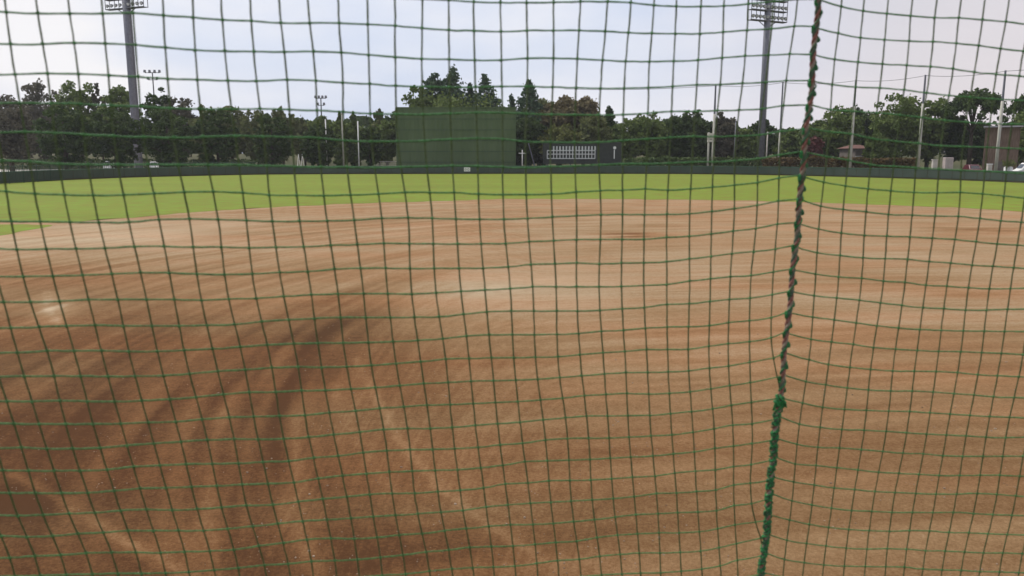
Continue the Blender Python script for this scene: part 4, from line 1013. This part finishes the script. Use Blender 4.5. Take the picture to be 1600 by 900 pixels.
for k, mm_ in enumerate((m_ropeA, m_ropeB, m_ropeC)):
    mb = MB(); P = []
    for s in np.arange(arc[0], arc[-1], .0022):
        a = s * 2 * math.pi / .034 + k * 2.094
        P.append(rel(on_rope(s) + rt * math.cos(a) * .0024 + bk_ * math.sin(a) * .0024))
    mb.tube(P, .0027, 7); mb.build('rope_strand', mm_, rope, smooth=True)
# lacing: one wrap per cell in the upper part with a hitch on the right, dense doubled wraps below the knot
def wrap(s0, s1, pitch, rad, tw, ph, name='lacing_twine', hitch=None, wob=0, sq=1.0):
    P = []; step = .0011 if pitch < .03 else .0018
    for s in np.arange(s0, s1, step):
        u = s / pitch * 2 * math.pi + ph; rr_ = rad * (1 + wob * math.sin(s * 611 + ph * 3) + .5 * wob * math.sin(s * 1733))
        off = rt * math.cos(u) * rr_ + bk_ * math.sin(u) * rr_ * sq
        if hitch: off = off + rt * hitch * max(0, math.cos(u)) ** 6
        P.append(rel(on_rope(s) + off + up_ * (.0012 * math.sin(u * 2) if pitch < .03 else 0)))
    mb = MB(); mb.tube(P, tw, 6); return mb.build(name, m_lace, rope, smooth=True)
sk = s_at(612); pt = CELL * .985
s_first = s_at(41)
ph = -s_first / pt * 2 * math.pi + math.pi       # on the left side at the row of knots
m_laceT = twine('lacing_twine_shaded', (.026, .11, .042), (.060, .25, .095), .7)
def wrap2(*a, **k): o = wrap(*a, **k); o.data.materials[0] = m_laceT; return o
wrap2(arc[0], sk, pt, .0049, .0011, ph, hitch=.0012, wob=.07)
wrap(s_at(300), sk, pt, .0049, .0010, ph + .15, wob=.10)
# hitches: small green knots, left on the rows, right between them
for r_ in nums(HL):
    q = np.array(r_).reshape(-1, 2)[-1]; y = q[1]
    if y < -3 or y > 600: continue
    c = rel(net_pt(seam_x(y) - 4.2, y + 3, .004))
    mbL = MB(); mbR = MB()
    for k in range(3):
        a0 = rng.uniform(0, 6); mbL.tube([c + rt * .0014 * math.cos(a) + up_ * (.0048 * math.sin(a) - .0015 * k) + bk_ * .0022 * math.sin(a + k + a0) for a in np.linspace(0, 6.2, 12)], .0011, 5)
    c = rel(net_pt(seam_x(y + 20) + 4.6, y + 21, .004))
    mbR.blob(c, (.0030, .003, .0042), 8, 6)
    for k in range(2): mbR.tube([c + rt * .0026 * math.cos(a) + up_ * (.0036 * math.sin(a) + .001 * k) + bk_ * .0026 * math.cos(a + 1 + k) for a in np.linspace(0, 6.2, 12)], .0012, 5)
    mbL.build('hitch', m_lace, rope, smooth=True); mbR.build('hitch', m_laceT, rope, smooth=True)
# the knot
kc = rel(on_rope(s_at(626))); mb = MB()
for k in range(9):
    ax = [Vector(rng.normal(size=3)).normalized() for _ in range(2)]; u1 = ax[0]; u2 = (ax[1] - u1 * ax[1].dot(u1)).normalized()
    c = kc + rt * rng.uniform(-.006, .008) + up_ * rng.uniform(-.009, .010) + bk_ * rng.uniform(-.002, .004); rr_ = rng.uniform(.0035, .0065)
    mb.tube([c + u1 * rr_ * math.cos(a) + u2 * rr_ * math.sin(a) for a in np.linspace(0, 6.4, 16)], .0019, 6)
for c0, c1 in (((-.010, .014), (.002, -.004)), ((.004, .004), (.0115, -.012)), ((-.008, -.002), (-.012, -.018))):
    mb.tube([kc + rt * c0[0] + up_ * c0[1] + bk_ * .004, kc + rt * (c0[0] + c1[0]) / 2 + bk_ * .007, kc + rt * c1[0] + up_ * c1[1] + bk_ * .003], [.0018, .0020, .0014], 6)
mb.build('knot', m_lace, rope, smooth=True)
# dense lacing under the knot
for ph_, rd, tw, pc, mm_ in ((0, .0053, .0014, .0150, 0), (2.1, .0056, .0014, .0195, 1), (4.2, .0054, .0012, .0270, 0), (1.1, .0058, .0011, .031, 1), (3.3, .0056, .0012, -.023, 0)):
    o = wrap(s_at(618), arc[-1] - .002, pc, rd, tw, ph_, wob=.30)
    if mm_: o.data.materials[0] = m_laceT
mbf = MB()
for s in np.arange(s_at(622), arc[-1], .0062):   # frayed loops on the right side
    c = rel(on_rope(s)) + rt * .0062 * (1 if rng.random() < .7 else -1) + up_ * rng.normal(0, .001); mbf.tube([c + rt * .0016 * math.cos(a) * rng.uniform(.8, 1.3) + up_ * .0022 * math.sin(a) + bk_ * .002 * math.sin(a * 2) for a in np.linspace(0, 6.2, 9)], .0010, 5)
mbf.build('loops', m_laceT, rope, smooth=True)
